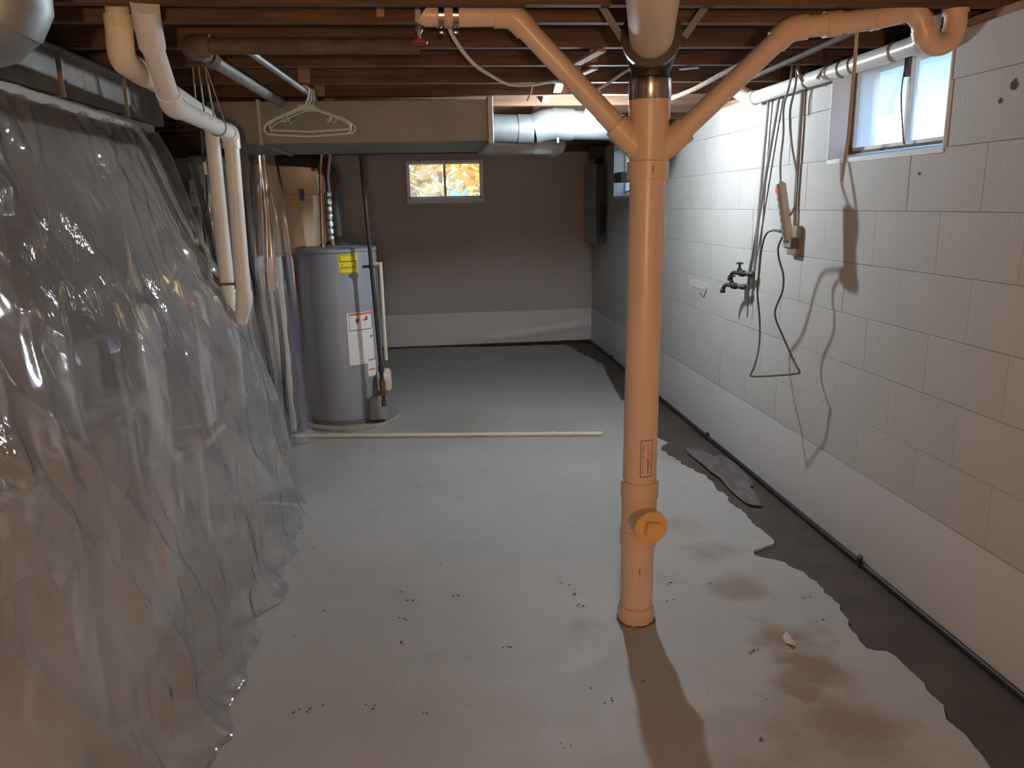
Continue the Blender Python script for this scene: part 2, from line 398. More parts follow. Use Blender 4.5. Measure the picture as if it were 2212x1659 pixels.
# ceiling: subfloor, joists, bridging
ceiling = struct(part('ceiling', None, 'subfloor', lambda bm: box(bm, (XL, YN, ZC + .19), (XW + .2, YF + .2, ZC + .23)), None))
jy = [at(1050, v, z=ZC).y for v in (8, 47, 103, 143, 178, 207)]
ys = [jy[1] - .39 * k for k in range(12, 1, -1)] + jy
while ys[-1] < 7.7: ys.append(ys[-1] + .4)
jm = None
for i, y in enumerate(ys):
    if y < YN + .1: continue
    def jf(bm):
        box(bm, (XL + .02, -.019, 0), (XW + .15, .019, .189), .003)
    if jm is None:
        bm = bmesh.new(); jf(bm); jm = mesh_of('joist', bm, 'wood', None)
    o = bpy.data.objects.new('joist', jm); COL.objects.link(o); o.parent = ceiling; o.location = (0, y + .019, ZC + random.uniform(-.003, .003))
def brace(parent, a, b, w, t, m, name='bridging_brace'):
    a = Vector(a); b = Vector(b); d = b - a
    def fn(bm):
        x = d.normalized(); yv = Vector((1, 0, 0)) if abs(x.x) < .7 else Vector((0, 1, 0)); yv = (yv - x * yv.dot(x)).normalized(); z = x.cross(yv)
        obox(bm, (a + b) / 2, (d.length, w, t), Matrix((x, yv, z)).transposed())
    return part(name, parent, m, fn, None)
for i in range(len(ys) - 1):
    y0, y1 = ys[i] + .04, ys[i + 1]
    if y0 < 2.5 or y0 > 7.2: continue
    xb = .62 + .02 * i * 0
    brace(ceiling, (xb, y0, ZC + .02), (xb, y1, ZC + .17), .04, .018, 'woodlt')
    brace(ceiling, (xb + .05, y1, ZC + .02), (xb + .05, y0, ZC + .17), .04, .018, 'woodlt')
for u, v, w in ((638, 128, .05), (676, 166, .05), (700, 193, .05)):
    p = at(u, v, z=ZC + .06)
    j = min(range(len(ys)), key=lambda k: abs(ys[k] - p.y - .2))
    part('blocking', ceiling, 'woodlt', lambda bm: box(bm, (p.x - w / 2, ys[j] - .014, ZC + .002), (p.x + w / 2, ys[j] - .001, ZC + .16), .002), None)
brace(ceiling, at(1245, 138, z=ZC - .006), at(1300, 108, z=ZC - .006), .035, .01, 'woodlt', 'lath')
brace(ceiling, at(1255, 160, z=ZC - .008), at(1285, 147, z=ZC - .008), .03, .01, 'woodlt', 'lath')
brace(ceiling, at(1468, 150, z=ZC - .004), at(1508, 146, z=ZC - .004), .028, .004, 'blueglint', 'painted_glint_strip')  # bluish reflection under the joists, painted as a thin coloured strip
p = at(820, 22, z=ZC + .02)
part('nail_block', ceiling, 'woodlt', lambda bm: box(bm, (p.x - .012, jy[1] - .016, ZC + .01), (p.x + .012, jy[1] - .001, ZC + .07), .003), None)

# sill plate on the right wall
struct(part('trim_1', None, 'woodlt', lambda bm: box(bm, (XW + .01, YN, TOPW), (XW + .15, YF, ZC - .001)), None), 'weathered wooden sill plate on top of the block wall', 'sill plate')

# right wall: mortar body, then every block a piece
W1 = (2.425, 3.17, 1.565, 1.93); W2 = (6.22, 6.95, 1.465, 1.86)
wall_r = struct(part('wall_right', None, 'mortar', lambda bm: [box(bm, (XW + .008, a, c), (XW + .2, b, d)) for a, b, c, d in (
    (YN, W1[0], -.1, TOPW), (W1[1], W2[0], -.1, TOPW), (W2[1], YF + .2, -.1, TOPW), (W1[0], W1[1], -.1, W1[2]), (W2[0], W2[1], -.1, W2[2]))], None))
BL = .3725
rows = [.147, .350, .553, .757, .960, 1.163, 1.366, 1.569, 1.773, TOPW]
bcache = {}
def block(y0, y1, z0, z1):
    if y1 - y0 < .02: return
    key = (round(y1 - y0, 3), round(z1 - z0, 3))
    if key not in bcache:
        bm = bmesh.new(); box(bm, (0, .0006, .0006), (.05, key[0] - .0006, key[1] - .0006), .0017); bcache[key] = mesh_of('block', bm, 'paint', None)
    o = bpy.data.objects.new('block', bcache[key]); COL.objects.link(o); o.parent = wall_r
    o.location = (XW + random.uniform(-.0012, .0012), y0, z0)
for r, (z0, z1) in enumerate(zip(rows, rows[1:])):
    off = 2.405 if r % 2 == 1 else 2.595
    y = off - BL * 6
    while y < YF:
        a, b = y, min(y + BL, YF)
        segs = [(a, b)]
        for (w0, w1, wz0, wz1) in (W1, W2):
            if z1 > wz0 + .02:
                ns = []
                for s0, s1 in segs:
                    if s1 <= w0 or s0 >= w1: ns.append((s0, s1))
                    else:
                        if s0 < w0: ns.append((s0, w0))
                        if s1 > w1: ns.append((w1, s1))
                segs = ns
        for s0, s1 in segs: block(s0, s1, z0, z1)
        y += BL
# chips in the wall
for u, v, r in ((2190, 183, .013), (2160, 218, .007), (1985, 375, .005)):
    p = at(u, v, x=XW - .0022)
    def chip(bm):
        vs = [bm.verts.new((p.x, p.y + r * (1 + .35 * math.sin(k * 2.3)) * math.cos(k * PI / 6), p.z + r * (1.25 + .3 * math.cos(k * 1.7)) * math.sin(k * PI / 6))) for k in range(12)]
        c = bm.verts.new((p.x - .0006, p.y, p.z))
        for k in range(12): bm.faces.new((vs[k], vs[(k + 1) % 12], c))
    part('chip_hole', wall_r, 'thread', chip, None)
part('bent_wire', wall_r, 'corddk', lambda bm: tube(bm, smooth([at(1512, 632, x=XW - .004), at(1519, 641, x=XW - .006), at(1524, 632, x=XW - .006), at(1528, 620, x=XW - .004)], 5), .003, 6), 60)
part('patch', wall_r, 'membrane', lambda bm: box(bm, (XW - .004, at(1490, 608, x=XW).y, at(1500, 620, x=XW).z), (XW + .002, at(1530, 608, x=XW).y, at(1500, 604, x=XW).z), .001), None)

# far wall
FW = (-.184, .555, 1.458, 1.844)
struct(part('wall_far', None, 'farwall', lambda bm: [box(bm, (a, YF, c), (b, YF + .2, d)) for a, b, c, d in (
    (XL - .2, FW[0], -.1, TOPW), (FW[1], XW + .2, -.1, TOPW), (FW[0], FW[1], -.1, FW[2]), (FW[0], FW[1], FW[3], TOPW))], None))
struct(part('wall_left', None, 'farwall', lambda bm: box(bm, (XL - .2, YN, -.1), (XL, YF + .2, ZC + .2)), None))
struct(part('wall_near', None, 'paint', lambda bm: box(bm, (XL - .2, YN - .2, -.1), (XW + .2, YN, ZC + .2)), None))
struct(part('trim_2', None, 'wood', lambda bm: box(bm, (XL, YF + .01, TOPW - .005), (XW + .15, YF + .16, ZC + .19)), None), 'dark wooden plate above the far wall', 'sill plate')
struct(part('trim_3', None, 'wood', lambda bm: box(bm, (XW + .15, YN, TOPW - .005), (XW + .2, YF + .2, ZC + .2)), None), 'dark rim board closing the joists at the right', 'rim board')

# white waterproof membrane at the foot of the walls
def memb_r(bm):
    def f(a, b):
        y = .2 + a * (YF - .2); z = -.01 + b * .36
        return Vector((XW - .006 - .006 * (1 - b) - .004 * abs(nv((y, z, 0), 2.3)) * (1 if b < .97 else .2), y, z + (.006 * nv((y, 5, 0), 2) if b > .9 else 0)))
    grid(bm, 160, 8, f)
struct(part('baseboard_right', None, 'membrane', memb_r, 60), 'smooth white membrane band along the foot of the block wall', 'membrane')
def memb_f(bm):
    def f(a, b):
        x = XL + a * (XW - XL); z = -.01 + b * .352
        fold = .02 * math.exp(-((z - (.05 + .12 * max(0, x - .6))) / .03) ** 2) if x > .55 else 0
        return Vector((x, YF - .008 - .012 * (1 - b) - .008 * abs(nv((x, z, 7), 2)) - fold, z))
    grid(bm, 120, 12, f)
struct(part('baseboard_far', None, 'membrane', memb_f, 60), 'white membrane band along the foot of the far wall', 'membrane')
t4 = struct(part('trim_4', None, 'black', lambda bm: tube(bm, smooth([(XW - .02 + .003 * nv((0, y, 0), 1.4), y, .004) for y in [.2 + .35 * k for k in range(22)] + [YF - .03]], 3), .011, 8), 60), 'thin black drain edge pipe at the foot of the right wall', 'drain edge')
for u, v in ((1860, 1207), (1530, 945), (1322, 762)):
    p = at(u, v, x=XW - .02)
    part('pipe_tip', t4, 'black', lambda bm: lathe(bm, (XW - .022, p.y, -.005), (-.2, -.1, 1), [(0, .011), (.03, .011), (.032, .013), (.04, .013), (.041, .006)], 10))
struct(part('trim_5', None, 'black', lambda bm: tube(bm, [(XL, YF - .03, .004), (XW, YF - .03, .004)], .011, 8), 60), 'thin black drain edge pipe at the foot of the far wall', 'drain edge')

# windows
def window(name, axis, rect, depth, mframe, mglass, label, bar=.022, sillslope=True, reveal=.1):
    """axis 'x': in the right wall, rect = y0,y1,z0,z1 ; axis 'y': in the far wall, rect = x0,x1,z0,z1"""
    a0, a1, z0, z1 = rect; base = XW if axis == 'x' else YF
    def P(a, d, z): return (base + d, a, z) if axis == 'x' else (a, base + d, z)
    w = bpy.data.objects.new(name, None); COL.objects.link(w); w.location = P((a0 + a1) / 2, depth, z0); struct(w, label, 'window')
    def fr(bm):
        for q in ((a0, a0 + bar, z0 + .03, z1), (a1 - bar, a1, z0 + .03, z1), (a0, a1, z0 + .03, z0 + .03 + bar), (a0, a1, z1 - bar, z1)):
            box(bm, P(q[0], depth, q[2]), P(q[1], depth + .03, q[3]), .002)
    part('window_frame', w, mframe, fr, None)
    am = (a0 + a1) / 2
    part('mullion', w, mframe, lambda bm: box(bm, P(am - bar * .5, depth - .002, z0 + .03), P(am + bar * .5, depth + .03, z1), .002), None)
    for b0, b1 in ((a0 + bar, am - bar / 2), (am + bar / 2, a1 - bar)):
        part('pane', w, mglass, lambda bm: box(bm, P(b0, depth + .012, z0 + .03 + bar), P(b1, depth + .015, z1 - bar)), None)
    def rv(bm):
        for q in ((a0 + .004, a0 - .001), (a1 - .004, a1 + .001)):
            box(bm, P(q[0], -.003, z0), P(q[1], depth + .104, z1))
        box(bm, P(a0, -.003, z1 - .004), P(a1, depth + .104, z1 + .001))
    part('reveal', w, 'reveal', rv, None)
    def sl(bm):
        v = [bm.verts.new(P(*q)) for q in ((a0, -.004, z0 - .012), (a1, -.004, z0 - .012), (a1, depth + .1, z0 - .012), (a0, depth + .1, z0 - .012),
                                            (a0, -.004, z0 + .004), (a1, -.004, z0 + .004), (a1, depth + .1, z0 + .036), (a0, depth + .1, z0 + .036))]
        for f in ((0, 1, 2, 3), (4, 5, 6, 7), (0, 1, 5, 4), (1, 2, 6, 5), (2, 3, 7, 6), (3, 0, 4, 7)): bm.faces.new([v[i] for i in f])
    part('sill', w, 'reveal', sl, None)
    return w
w1 = window('window_1', 'x', W1, .095, 'frame', 'glassdusty', 'two-pane basement window in the right block wall beside the trap pipe', .02)
def latch(bm):
    box(bm, (XW + .08, 2.79, 1.84), (XW + .095, 2.815, 1.915), .003)
    tube(bm, smooth([at(1957, 135, x=XW + .08), at(1947, 200, x=XW + .075), at(1950, 280, x=XW + .07), at(1953, 312, x=XW + .075)], 6), .0025, 6)
part('latch_wire', w1, 'framedk', latch, 60, 'dark latch with a hanging pull wire')
def rustline(bm):
    box(bm, (XW + .086, W1[0] + .002, W1[2] + .026), (XW + .0945, W1[1] - .002, W1[2] + .036), .001)
    box(bm, (XW + .086, W1[1] - .012, W1[2] + .03), (XW + .0945, W1[1] - .002, W1[3]), .001)
    box(bm, (XW + .086, W1[0] + .002, W1[3] - .022), (XW + .0945, W1[1] - .002, W1[3] - .014), .001)
part('rusty_edge', w1, 'framedk', rustline, None, 'dark rusty edge of the steel frame')
window('window_2', 'x', W2, .095, 'frame', 'glass', 'farther window in the right wall, mostly hidden by the drain stack', .02)
window('window_3', 'y', FW, .04, 'farframe', 'glass', 'two-pane window in the far wall, bright with daylight', .024)
part('window_trim', bpy.data.objects['window_3'], 'farframe', lambda bm: [box(bm, (a, YF - .012, c), (b, YF + .01, d), .003) for a, b, c, d in (
    (FW[0] - .012, FW[0] + .004, FW[2] - .012, FW[3] + .012), (FW[1] - .004, FW[1] + .012, FW[2] - .012, FW[3] + .012), (FW[0], FW[1], FW[2] - .014, FW[2] + .03), (FW[0], FW[1], FW[3] - .01, FW[3] + .012))], None)

# outdoors
struct(part('house_body', None, 'siding', lambda bm: box(bm, (XL - .2, YN - .2, ZC + .24), (XW + .2, YF + .2, 7.0)), None), 'storeys of the house above the basement ceiling', 'building')
struct(part('ground_outside', None, 'grass', lambda bm: [box(bm, (XL - 5, YF + .2, 1.2), (9, YF + 14, 1.38)), box(bm, (XW + .2, YN - 4, 1.2), (9, YF + .2, 1.38))], None), 'autumn lawn outside the windows', 'lawn')
nb = thing('siding_fence', (7, 4, 1.38), 'pale board fence outside the right window', 'fence')
for k in range(4):
    def sb(bm):
        z = 1.38 + k * .31
        vs = [bm.verts.new(q) for q in ((6.97, -3, z), (6.97, 16, z), (6.99, 16, z + .31), (6.99, -3, z + .31), (7.03, -3, z), (7.03, 16, z), (7.03, 16, z + .31), (7.03, -3, z + .31))]
        for f in ((0, 1, 2, 3), (4, 5, 6, 7), (0, 1, 5, 4), (1, 2, 6, 5), (2, 3, 7, 6), (3, 0, 4, 7)): bm.faces.new([vs[i] for i in f])
    part('siding_board', nb, 'siding', sb, None)
def tree(x, y, h, r, m, label):
    t = thing('autumn_bush', (x, y, 1.38), label, 'bush', 'autumn bushes outside the far window')
    part('trunk', t, 'bark', lambda bm: tube(bm, [(x, y, 1.36), (x + .03, y, 1.38 + h * .4), (x, y + .03, 1.38 + h * .75)], [.05, .04, .02], 8))
    def lf(bm):
        for k in range(900):
            d = Vector((random.gauss(0, 1), random.gauss(0, 1), random.gauss(0, 1))).normalized() * r * random.random() ** .4
            c = Vector((x, y, 1.38 + h * .55)) + Vector((d.x, d.y, d.z * .8)); s = random.uniform(.05, .11)
            q = Quaternion(Vector((random.random() - .5, random.random() - .5, random.random() - .5)).normalized(), random.random() * 6)
            bm.faces.new([bm.verts.new(c + q @ Vector(e)) for e in ((-s, 0, 0), (0, -s * .6, 0), (s, 0, 0), (0, s * .6, 0))])
    o = part('foliage', t, m, lf, None)
    o['kind'] = 'stuff'
tree(-.55, 11.2, 1.15, .72, 'leaf2', 'pale leafed autumn bush at the left outside the far window')
tree(.95, 11.0, 1.15, .72, 'leaf1', 'yellow leafed autumn bush at the right outside the far window')
tree(.2, 13.2, 1.5, .95, 'leaf2', 'pale autumn bush standing farthest back outside the far window')

# ------------------------------------------------------------------ drain stack
SX0, SY = .660, 2.378
def sx(z): return SX0 + .018 * z / 1.86
stack = thing('drain_stack', (SX0, SY, 0), 'tall tan drain stack with cleanout cap and two slanting branch pipes', 'drain pipe')
def seg(z0, z1, r): return lambda bm: tube(bm, [(sx(z0), SY, z0), (sx((z0 + z1) / 2), SY, (z0 + z1) / 2), (sx(z1), SY, z1)], r, 32)
part('pipe', stack, 'tan', seg(.02, .30, .0555))
def collar(bm):
    seg_n = 40; rings = []
    for j, (z, r) in enumerate(((-.004, .060), (.02, .063), (.045, .062), (.058, .0605), (.06, .0565))):
        rings.append([bm.verts.new((sx(0) + (r + (.006 * nv((math.cos(k * .157) * 3, math.sin(k * .157) * 3, j * .3), 2.2) if j < 2 else 0)) * math.cos(2 * PI * k / seg_n),
                                     SY + (r + (.006 * nv((k * .9, j, 0), .9) if j < 2 else 0)) * math.sin(2 * PI * k / seg_n), z + (.014 * abs(nv((k, 3.3, 0), .7)) if j == 1 else 0))) for k in range(seg_n)])
    for a, b in zip(rings, rings[1:]):
        for k in range(seg_n): bm.faces.new((a[k], a[(k + 1) % seg_n], b[(k + 1) % seg_n], b[k]))
part('floor_collar', stack, 'tan2', collar, 50, 'rough broken hub where the stack meets the floor')
def mud(bm):
    n = 26
    vs = [bm.verts.new((sx(0) + (.068 + .012 * nv((k * 1.3, 0, 0), 1)) * math.cos(2 * PI * k / n), SY + (.068 + .012 * nv((k * 1.3, 4, 0), 1)) * math.sin(2 * PI * k / n), .002)) for k in range(n)]
    c = bm.verts.new((sx(0), SY, .018))
    for k in range(n): bm.faces.new((vs[k], vs[(k + 1) % n], c))
part('dirt_ring', stack, 'dirt', mud, 60)
tee = part('cleanout_tee', stack, 'tan2', lambda bm: lathe(bm, (sx(.4), SY, .285), (.01, 0, 1), [(0, .0555), (.001, .062), (.05, .0625), (.055, .0585), (.165, .0585), (.17, .0625), (.225, .0625), (.228, .0615), (.229, .0555)], 36), 30)
cdir = Vector((.13, -1, -.02)).normalized(); co = Vector((sx(.4), SY, .385))
part('branch_hub', tee, 'tan2', lambda bm: lathe(bm, co, cdir, [(.02, .05), (.095, .052)], 36), 30)
cap = part('cleanout_cap', stack, 'capyellow', lambda bm: lathe(bm, co + cdir * .088, cdir, [(0, .050), (.001, .057), (.018, .057), (.022, .054), (.022, .046), (.019, .044), (.019, .001)], 40), 30, 'yellowed round screw cap with a square boss')
def boss(bm):
    x = cdir.cross(Vector((0, 0, 1))).normalized(); z = x.cross(cdir)
    R = Matrix((x, cdir, z)).transposed() @ Matrix.Rotation(math.radians(-12), 3, 'Y')
    obox(bm, co + cdir * .116, (.046, .022, .046), R, .002)
part('square_boss', cap, 'capyellow', boss, None)
part('pipe', stack, 'tan', seg(.508, 1.50, .0555))
part('hub', stack, 'tan2', lambda bm: lathe(bm, (sx(1.5), SY, 1.482), (.01, 0, 1), [(0, .0555), (.001, .0635), (.055, .0635), (.057, .059), (.06, .058)], 36), 30)
wye = part('double_wye', stack, 'tan2', lambda bm: lathe(bm, (sx(1.6), SY, 1.535), (.01, 0, 1), [(0, .0585), (.12, .059), (.13, .0615), (.185, .0625), (.187, .055)], 36), 30)
LA = [(sx(1.56), SY, 1.545), at(1330, 270, y=SY), at(1150, 88, y=2.37)]
Lel = at(1108, 32, y=2.355); Lend = at(985, 33, y=2.345)
RA = [(sx(1.56), SY, 1.54), at(1480, 280, y=2.365), at(1690, 72, y=2.31)]
part('branch_socket', wye, 'tan2', lambda bm: tube(bm, [LA[0], LA[1]], .039, 28))
part('branch_socket', wye, 'tan2', lambda bm: tube(bm, [RA[0], RA[1]], .039, 28))
def hubring(bm, a, b, r, w=.03):
    a = Vector(a); b = Vector(b); d = (b - a).normalized(); tube(bm, [b - d * w, b], r, 28)
def lpath(bm): tube(bm, fillet([LA[1] - (LA[1] - Vector(LA[0])).normalized() * .03, Lel, Lend], .05, 6), .0305, 28)
part('branch_pipe', stack, 'tan', lpath)
def elb(a, b, c, r, l=.055):
    a, b, c = Vector(a), Vector(b), Vector(c)
    p = b + (a - b).normalized() * l; q = b + (c - b).normalized() * l
    return lambda bm: tube(bm, fillet([p, b, q], .05, 6), r, 28)
part('elbow', stack, 'tan2', elb(LA[1], Lel, Lend, .0355))
cpl = part('rubber_coupling', stack, mat('pinkish_coupling', (.62, .42, .36), .5), lambda bm: tube(bm, [Lend + Vector((.008, 0, 0)), Lend + Vector((-.055, 0, 0))], .0335, 24))
for dx in (-.002, -.042):
    part('hose_clamp', cpl, 'steel', lambda bm: (tube(bm, [Lend + Vector((dx + .008, 0, 0)), Lend + Vector((dx - .008, 0, 0))], .036, 24), box(bm, Lend + Vector((dx - .008, -.012, -.05)), Lend + Vector((dx + .008, .008, -.034)), .002)))
part('pipe_stub', stack, 'tan', lambda bm: tube(bm, [Lend + Vector((-.05, 0, 0)), Lend + Vector((-.085, .0, .0)), Lend + Vector((-.09, .0, .004))], .0305, 20))
Rel = at(1706, 62, y=2.305); R2 = at(1900, 40, y=2.29); R3 = at(1968, 28, y=2.285)
part('branch_pipe', stack, 'tan', lambda bm: tube(bm, fillet([RA[1] - (RA[1] - Vector(RA[0])).normalized() * .03, Rel, R2], .05, 6), .0305, 28))
part('elbow', stack, 'tan2', elb(RA[1], Rel, R2, .0355, .05))
part('hub', stack, 'tan2', lambda bm: tube(bm, [at(1780, 54, y=2.30), at(1815, 50, y=2.298)], .0355, 28))
tr = [R2, R3, at(1988, 82, y=2.28), at(2030, 92, y=2.28), at(2068, 66, y=2.28), at(2072, -60, y=2.28)]
def trp(bm):
    pts = [at(1880, 43, y=2.29), at(1935, 30, y=2.285), at(1968, 24, y=2.285), at(1990, 45, y=2.28), at(1996, 72, y=2.28), at(2010, 92, y=2.28), at(2030, 97, y=2.28), at(2052, 84, y=2.28), at(2063, 55, y=2.28), at(2065, 20, y=2.28), at(2066, -60, y=2.28)]
    tube(bm, smooth(pts, 5), .031, 28)
trap = part('p_trap', stack, 'tan2', trp, 60, 'U-shaped tan trap below the joists at the block wall')
part('trap_nut', trap, 'tan2', lambda bm: tube(bm, [at(1996, 62, y=2.28), at(1999, 80, y=2.28)], .036, 24))
part('trap_nut', trap, 'tan2', lambda bm: tube(bm, [at(2065, 30, y=2.28), at(2065, 12, y=2.28)], .036, 24))
part('steel_coupling', stack, 'steel', lambda bm: lathe(bm, (sx(1.7), SY, 1.712), (.01, 0, 1), [(0, .0555), (.001, .0625), (.003, .0635), (.06, .0635), (.063, .0615), (.064, .05)], 36), 30, 'shiny steel-banded coupling')
part('black_pipe', stack, 'rubber', seg(1.77, 1.86, .056))
hd = Vector((-.27, -.96, .02)).normalized(); E0 = Vector((sx(1.86), SY, 1.868))
belb = part('black_elbow', stack, 'rubber', lambda bm: (tube(bm, fillet([E0 - Vector((0, 0, .075)), E0, E0 + hd * .12], .09, 9), [.058] + [.072] * 10 + [.08], 32), lathe(bm, E0 + hd * .085, hd, [(0, .07), (.002, .084), (.045, .084), (.047, .065)], 36)), 40, 'black rubber elbow turning the stack overhead')
part('overhead_pipe', stack, 'tan3', lambda bm: tube(bm, fillet([E0 + hd * .1, E0 + hd * .95, E0 + hd * 1.0 + Vector((0, 0, .25))], .1, 6), .062, 32))
for a_, b_ in ((at(1478, 80, y=2.3), at(1545, -15, y=2.3)), (at(1345, 85, y=2.3), at(1285, -10, y=2.3))):
    brace(stack, a_, b_, .02, .002, 'galvdark', 'hanger_strap')
# print on the stack: bent onto the pipe
def bent(parent, name, z0, th0, m, quads, r=.0559):
    """quads: list of (s0,s1,t0,t1): s metres round the pipe, t metres up from z0"""
    def fn(bm):
        for s0, s1, t0, t1 in quads:
            n = max(1, int((s1 - s0) / .006)); prev = None
            for k in range(n + 1):
                th = th0 + (s0 + (s1 - s0) * k / n) / r
                pr = [bm.verts.new((sx(z0 + t) + r * math.cos(th), SY + r * math.sin(th), z0 + t)) for t in (t0, t1)]
                if prev: bm.faces.new((prev[0], pr[0], pr[1], prev[1]))
                prev = pr
    return part(name, parent, m, fn, None)
TH = -PI / 2 + .12
bent(stack, 'stamp_outline', .54, TH, 'stampink', [(-.021, .021, 0, .003), (-.021, .021, .124, .127), (-.021, -.0185, 0, .127), (.0185, .021, 0, .127)], .0562)
bent(stack, 'stamp_print', .54, TH, 'stampred', [(-.013, -.0105, .012, .035), (-.013, -.0105, .04, .055), (-.013, -.0105, .062, .075), (-.013, -.0105, .08, .113),
     (.003, .0075, .014, .066), (.003, .005, .078, .112), (.0105, .014, .036, .05), (.009, .011, .066, .085)], .0562)
def print_text(txt, z, th, size, m, name):
    cu = bpy.data.curves.new(name, 'FONT'); cu.body = txt; cu.size = size; cu.resolution_u = 2
    tmp = bpy.data.objects.new('tmp', cu); COL.objects.link(tmp)
    dg = bpy.context.evaluated_depsgraph_get(); me = bpy.data.meshes.new_from_object(tmp.evaluated_get(dg))
    bpy.data.objects.remove(tmp); bpy.data.curves.remove(cu)
    for v in me.vertices:
        t, s = -v.co.x, v.co.y; a = th + s / .0558
        v.co = Vector((sx(z + t) + .0558 * math.cos(a), SY + .0558 * math.sin(a), z + t))
    me.materials.clear(); me.materials.append(M[m])
    o = bpy.data.objects.new(name, me); COL.objects.link(o); o.parent = stack; o.matrix_parent_inverse = Matrix.Translation(-stack.location); return o
print_text('4  CORE PVC DWV ASTM  D   27  WORKED   IN CORE  DWV', 1.385, TH + .15, .013, 'printink', 'pipe_print')
bent(stack, 'pipe_mark', .185, TH - .25, 'stampred', [(0, .0025, 0, .034), (-.002, .0045, .016, .026)], .0560)
bent(stack, 'hub_mark', 1.495, TH - .05, 'stampred', [(-.008, -.004, .006, .028)], .0640)

# ------------------------------------------------------------------ ducts overhead
trunk = thing('sheet_metal_duct', (-.3, 4.15, 1.72), 'flat rectangular sheet metal trunk duct crossing under the joists', 'duct')
part('duct_body', trunk, 'galvflat', lambda bm: box(bm, (-.76, 3.9, 1.722), (.31, 4.70, 1.913), .003), None)
part('duct_section', trunk, 'galvflat', lambda bm: box(bm, (-1.0, 3.9, 1.722), (-.766, 4.70, 1.913), .003), None)
part('seam_cleat', trunk, 'galv', lambda bm: box(bm, (-.775, 3.89, 1.715), (-.755, 4.71, 1.922), .003), None)
part('end_collar', trunk, 'galv', lambda bm: box(bm, (.308, 3.885, 1.708), (.335, 4.715, 1.928), .004), None)
def rduct(name, y, z, pts, r, label):
    t = thing(name, (pts[0][0], y, z - r), label, 'duct'); return t
rd = thing('round_duct', (.34, 4.44, 1.75), 'shiny round duct with a bent elbow beside the lit bulb', 'duct')
RD = [(.335, 4.44, 1.830), (.515, 4.44, 1.823), (.60, 4.44, 1.823), (.72, 4.44, 1.848), (.825, 4.44, 1.842), (.98, 4.44, 1.836), (1.11, 4.50, 1.836), (1.15, 4.74, 1.836)]
part('straight_section', rd, 'galvduct', lambda bm: tube(bm, RD[0:2], .076, 28, True))
part('elbow_gore', rd, 'galvduct', lambda bm: tube(bm, [RD[1], RD[2]], .079, 28))
part('elbow_gore', rd, 'galvduct', lambda bm: tube(bm, [RD[2], (RD[2][0] + .06, 4.44, 1.84), RD[3]], [.081, .085, .085], 28))
part('elbow_gore', rd, 'galvduct', lambda bm: tube(bm, [(.705, 4.44, 1.849), RD[4]], .0865, 28))
part('straight_section', rd, 'galvduct', lambda bm: tube(bm, fillet(RD[4:], .1, 6), .078, 28))
part('screw_tab', rd, 'galvduct', lambda bm: box(bm, (.72, 4.345, 1.742), (.732, 4.365, 1.768), .002), None)
rd2 = thing('round_duct', (.34, 4.52, 1.68), 'dull round duct running low behind the shiny one', 'duct')
part('straight_section', rd2, 'galvdark', lambda bm: tube(bm, [(.33, 4.645, 1.765), (.63, 4.645, 1.765)], .066, 24))
part('elbow_gore', rd2, 'galvdark', lambda bm: tube(bm, [(.62, 4.645, 1.765), (.71, 4.66, 1.765), (.77, 4.74, 1.765), (.79, 5.0, 1.77)], .069, 24))

# bulb under the joists
lamp = thing('ceiling_bulb', (.849, 4.05, ZC), 'lit white bulb in a porcelain socket in front of the round duct', 'light bulb')
part('socket', lamp, 'bulbcap', lambda bm: lathe(bm, (.849, 4.05, ZC + .02), (0, 0, -1), [(0, .05), (.022, .05), (.03, .03), (.048, .022)], 20))
part('bulb', lamp, 'led', lambda bm: sphere(bm, (.849, 4.05, 1.862), .033, 16, (1, 1, 1.15)), 180)
LX, LY, LZ = .0, -1.0, 1.32
lamp2 = thing('floor_lamp', (LX, LY, 0), 'work lamp with a warm bare bulb on a stand behind the viewer', 'floor lamp')
part('base', lamp2, 'black', lambda bm: lathe(bm, (LX, LY, 0), (0, 0, 1), [(0, .14), (.015, .14), (.025, .12), (.03, .02)], 32))
part('pole', lamp2, 'black', lambda bm: tube(bm, [(LX, LY, .02), (LX, LY, LZ - .10)], .011, 12))
part('socket', lamp2, 'bulbcap', lambda bm: lathe(bm, (LX, LY, LZ - .11), (0, 0, 1), [(0, .012), (.01, .022), (.07, .024), (.075, .018)], 20))
part('bulb', lamp2, 'warm', lambda bm: sphere(bm, (LX, LY, LZ), .04, 16, (1, 1, 1.15)), 180)

# left trunk duct and the near elbow
ld = thing('sheet_metal_duct', (-1.35, 2.4, 1.785), 'grey sheet metal duct running lengthwise above the plastic sheeting', 'duct')
part('duct_body', ld, 'galvdark', lambda bm: box(bm, (-1.75, .6, 1.79), (-1.15, 3.75, 1.935), .003), None)
part('top_flange', ld, 'galv', lambda bm: box(bm, (-1.152, .6, 1.925), (-1.138, 3.75, 1.938), .002), None)
for y in (1.9, 2.75, 3.3):
    part('seam_cleat', ld, 'galvdark', lambda bm: box(bm, (-1.76, y, 1.782), (-1.136, y + .025, 1.94), .003), None)
el = thing('duct_elbow', (-.89, 1.86, 1.73), 'galvanised round duct elbow at the upper left corner', 'duct')
part('vertical_section', el, 'galv', lambda bm: tube(bm, [(-.885, 1.86, 2.12), (-.885, 1.86, 1.88)], .108, 28))
part('elbow_gore', el, 'galv', lambda bm: tube(bm, [(-.885, 1.86, 1.90), (-.885, 1.86, 1.865), (-.90, 1.86, 1.845)], .111, 28))
part('elbow_gore', el, 'galv', lambda bm: tube(bm, [(-.89, 1.86, 1.86), (-.915, 1.86, 1.837), (-.95, 1.86, 1.832)], .111, 28))
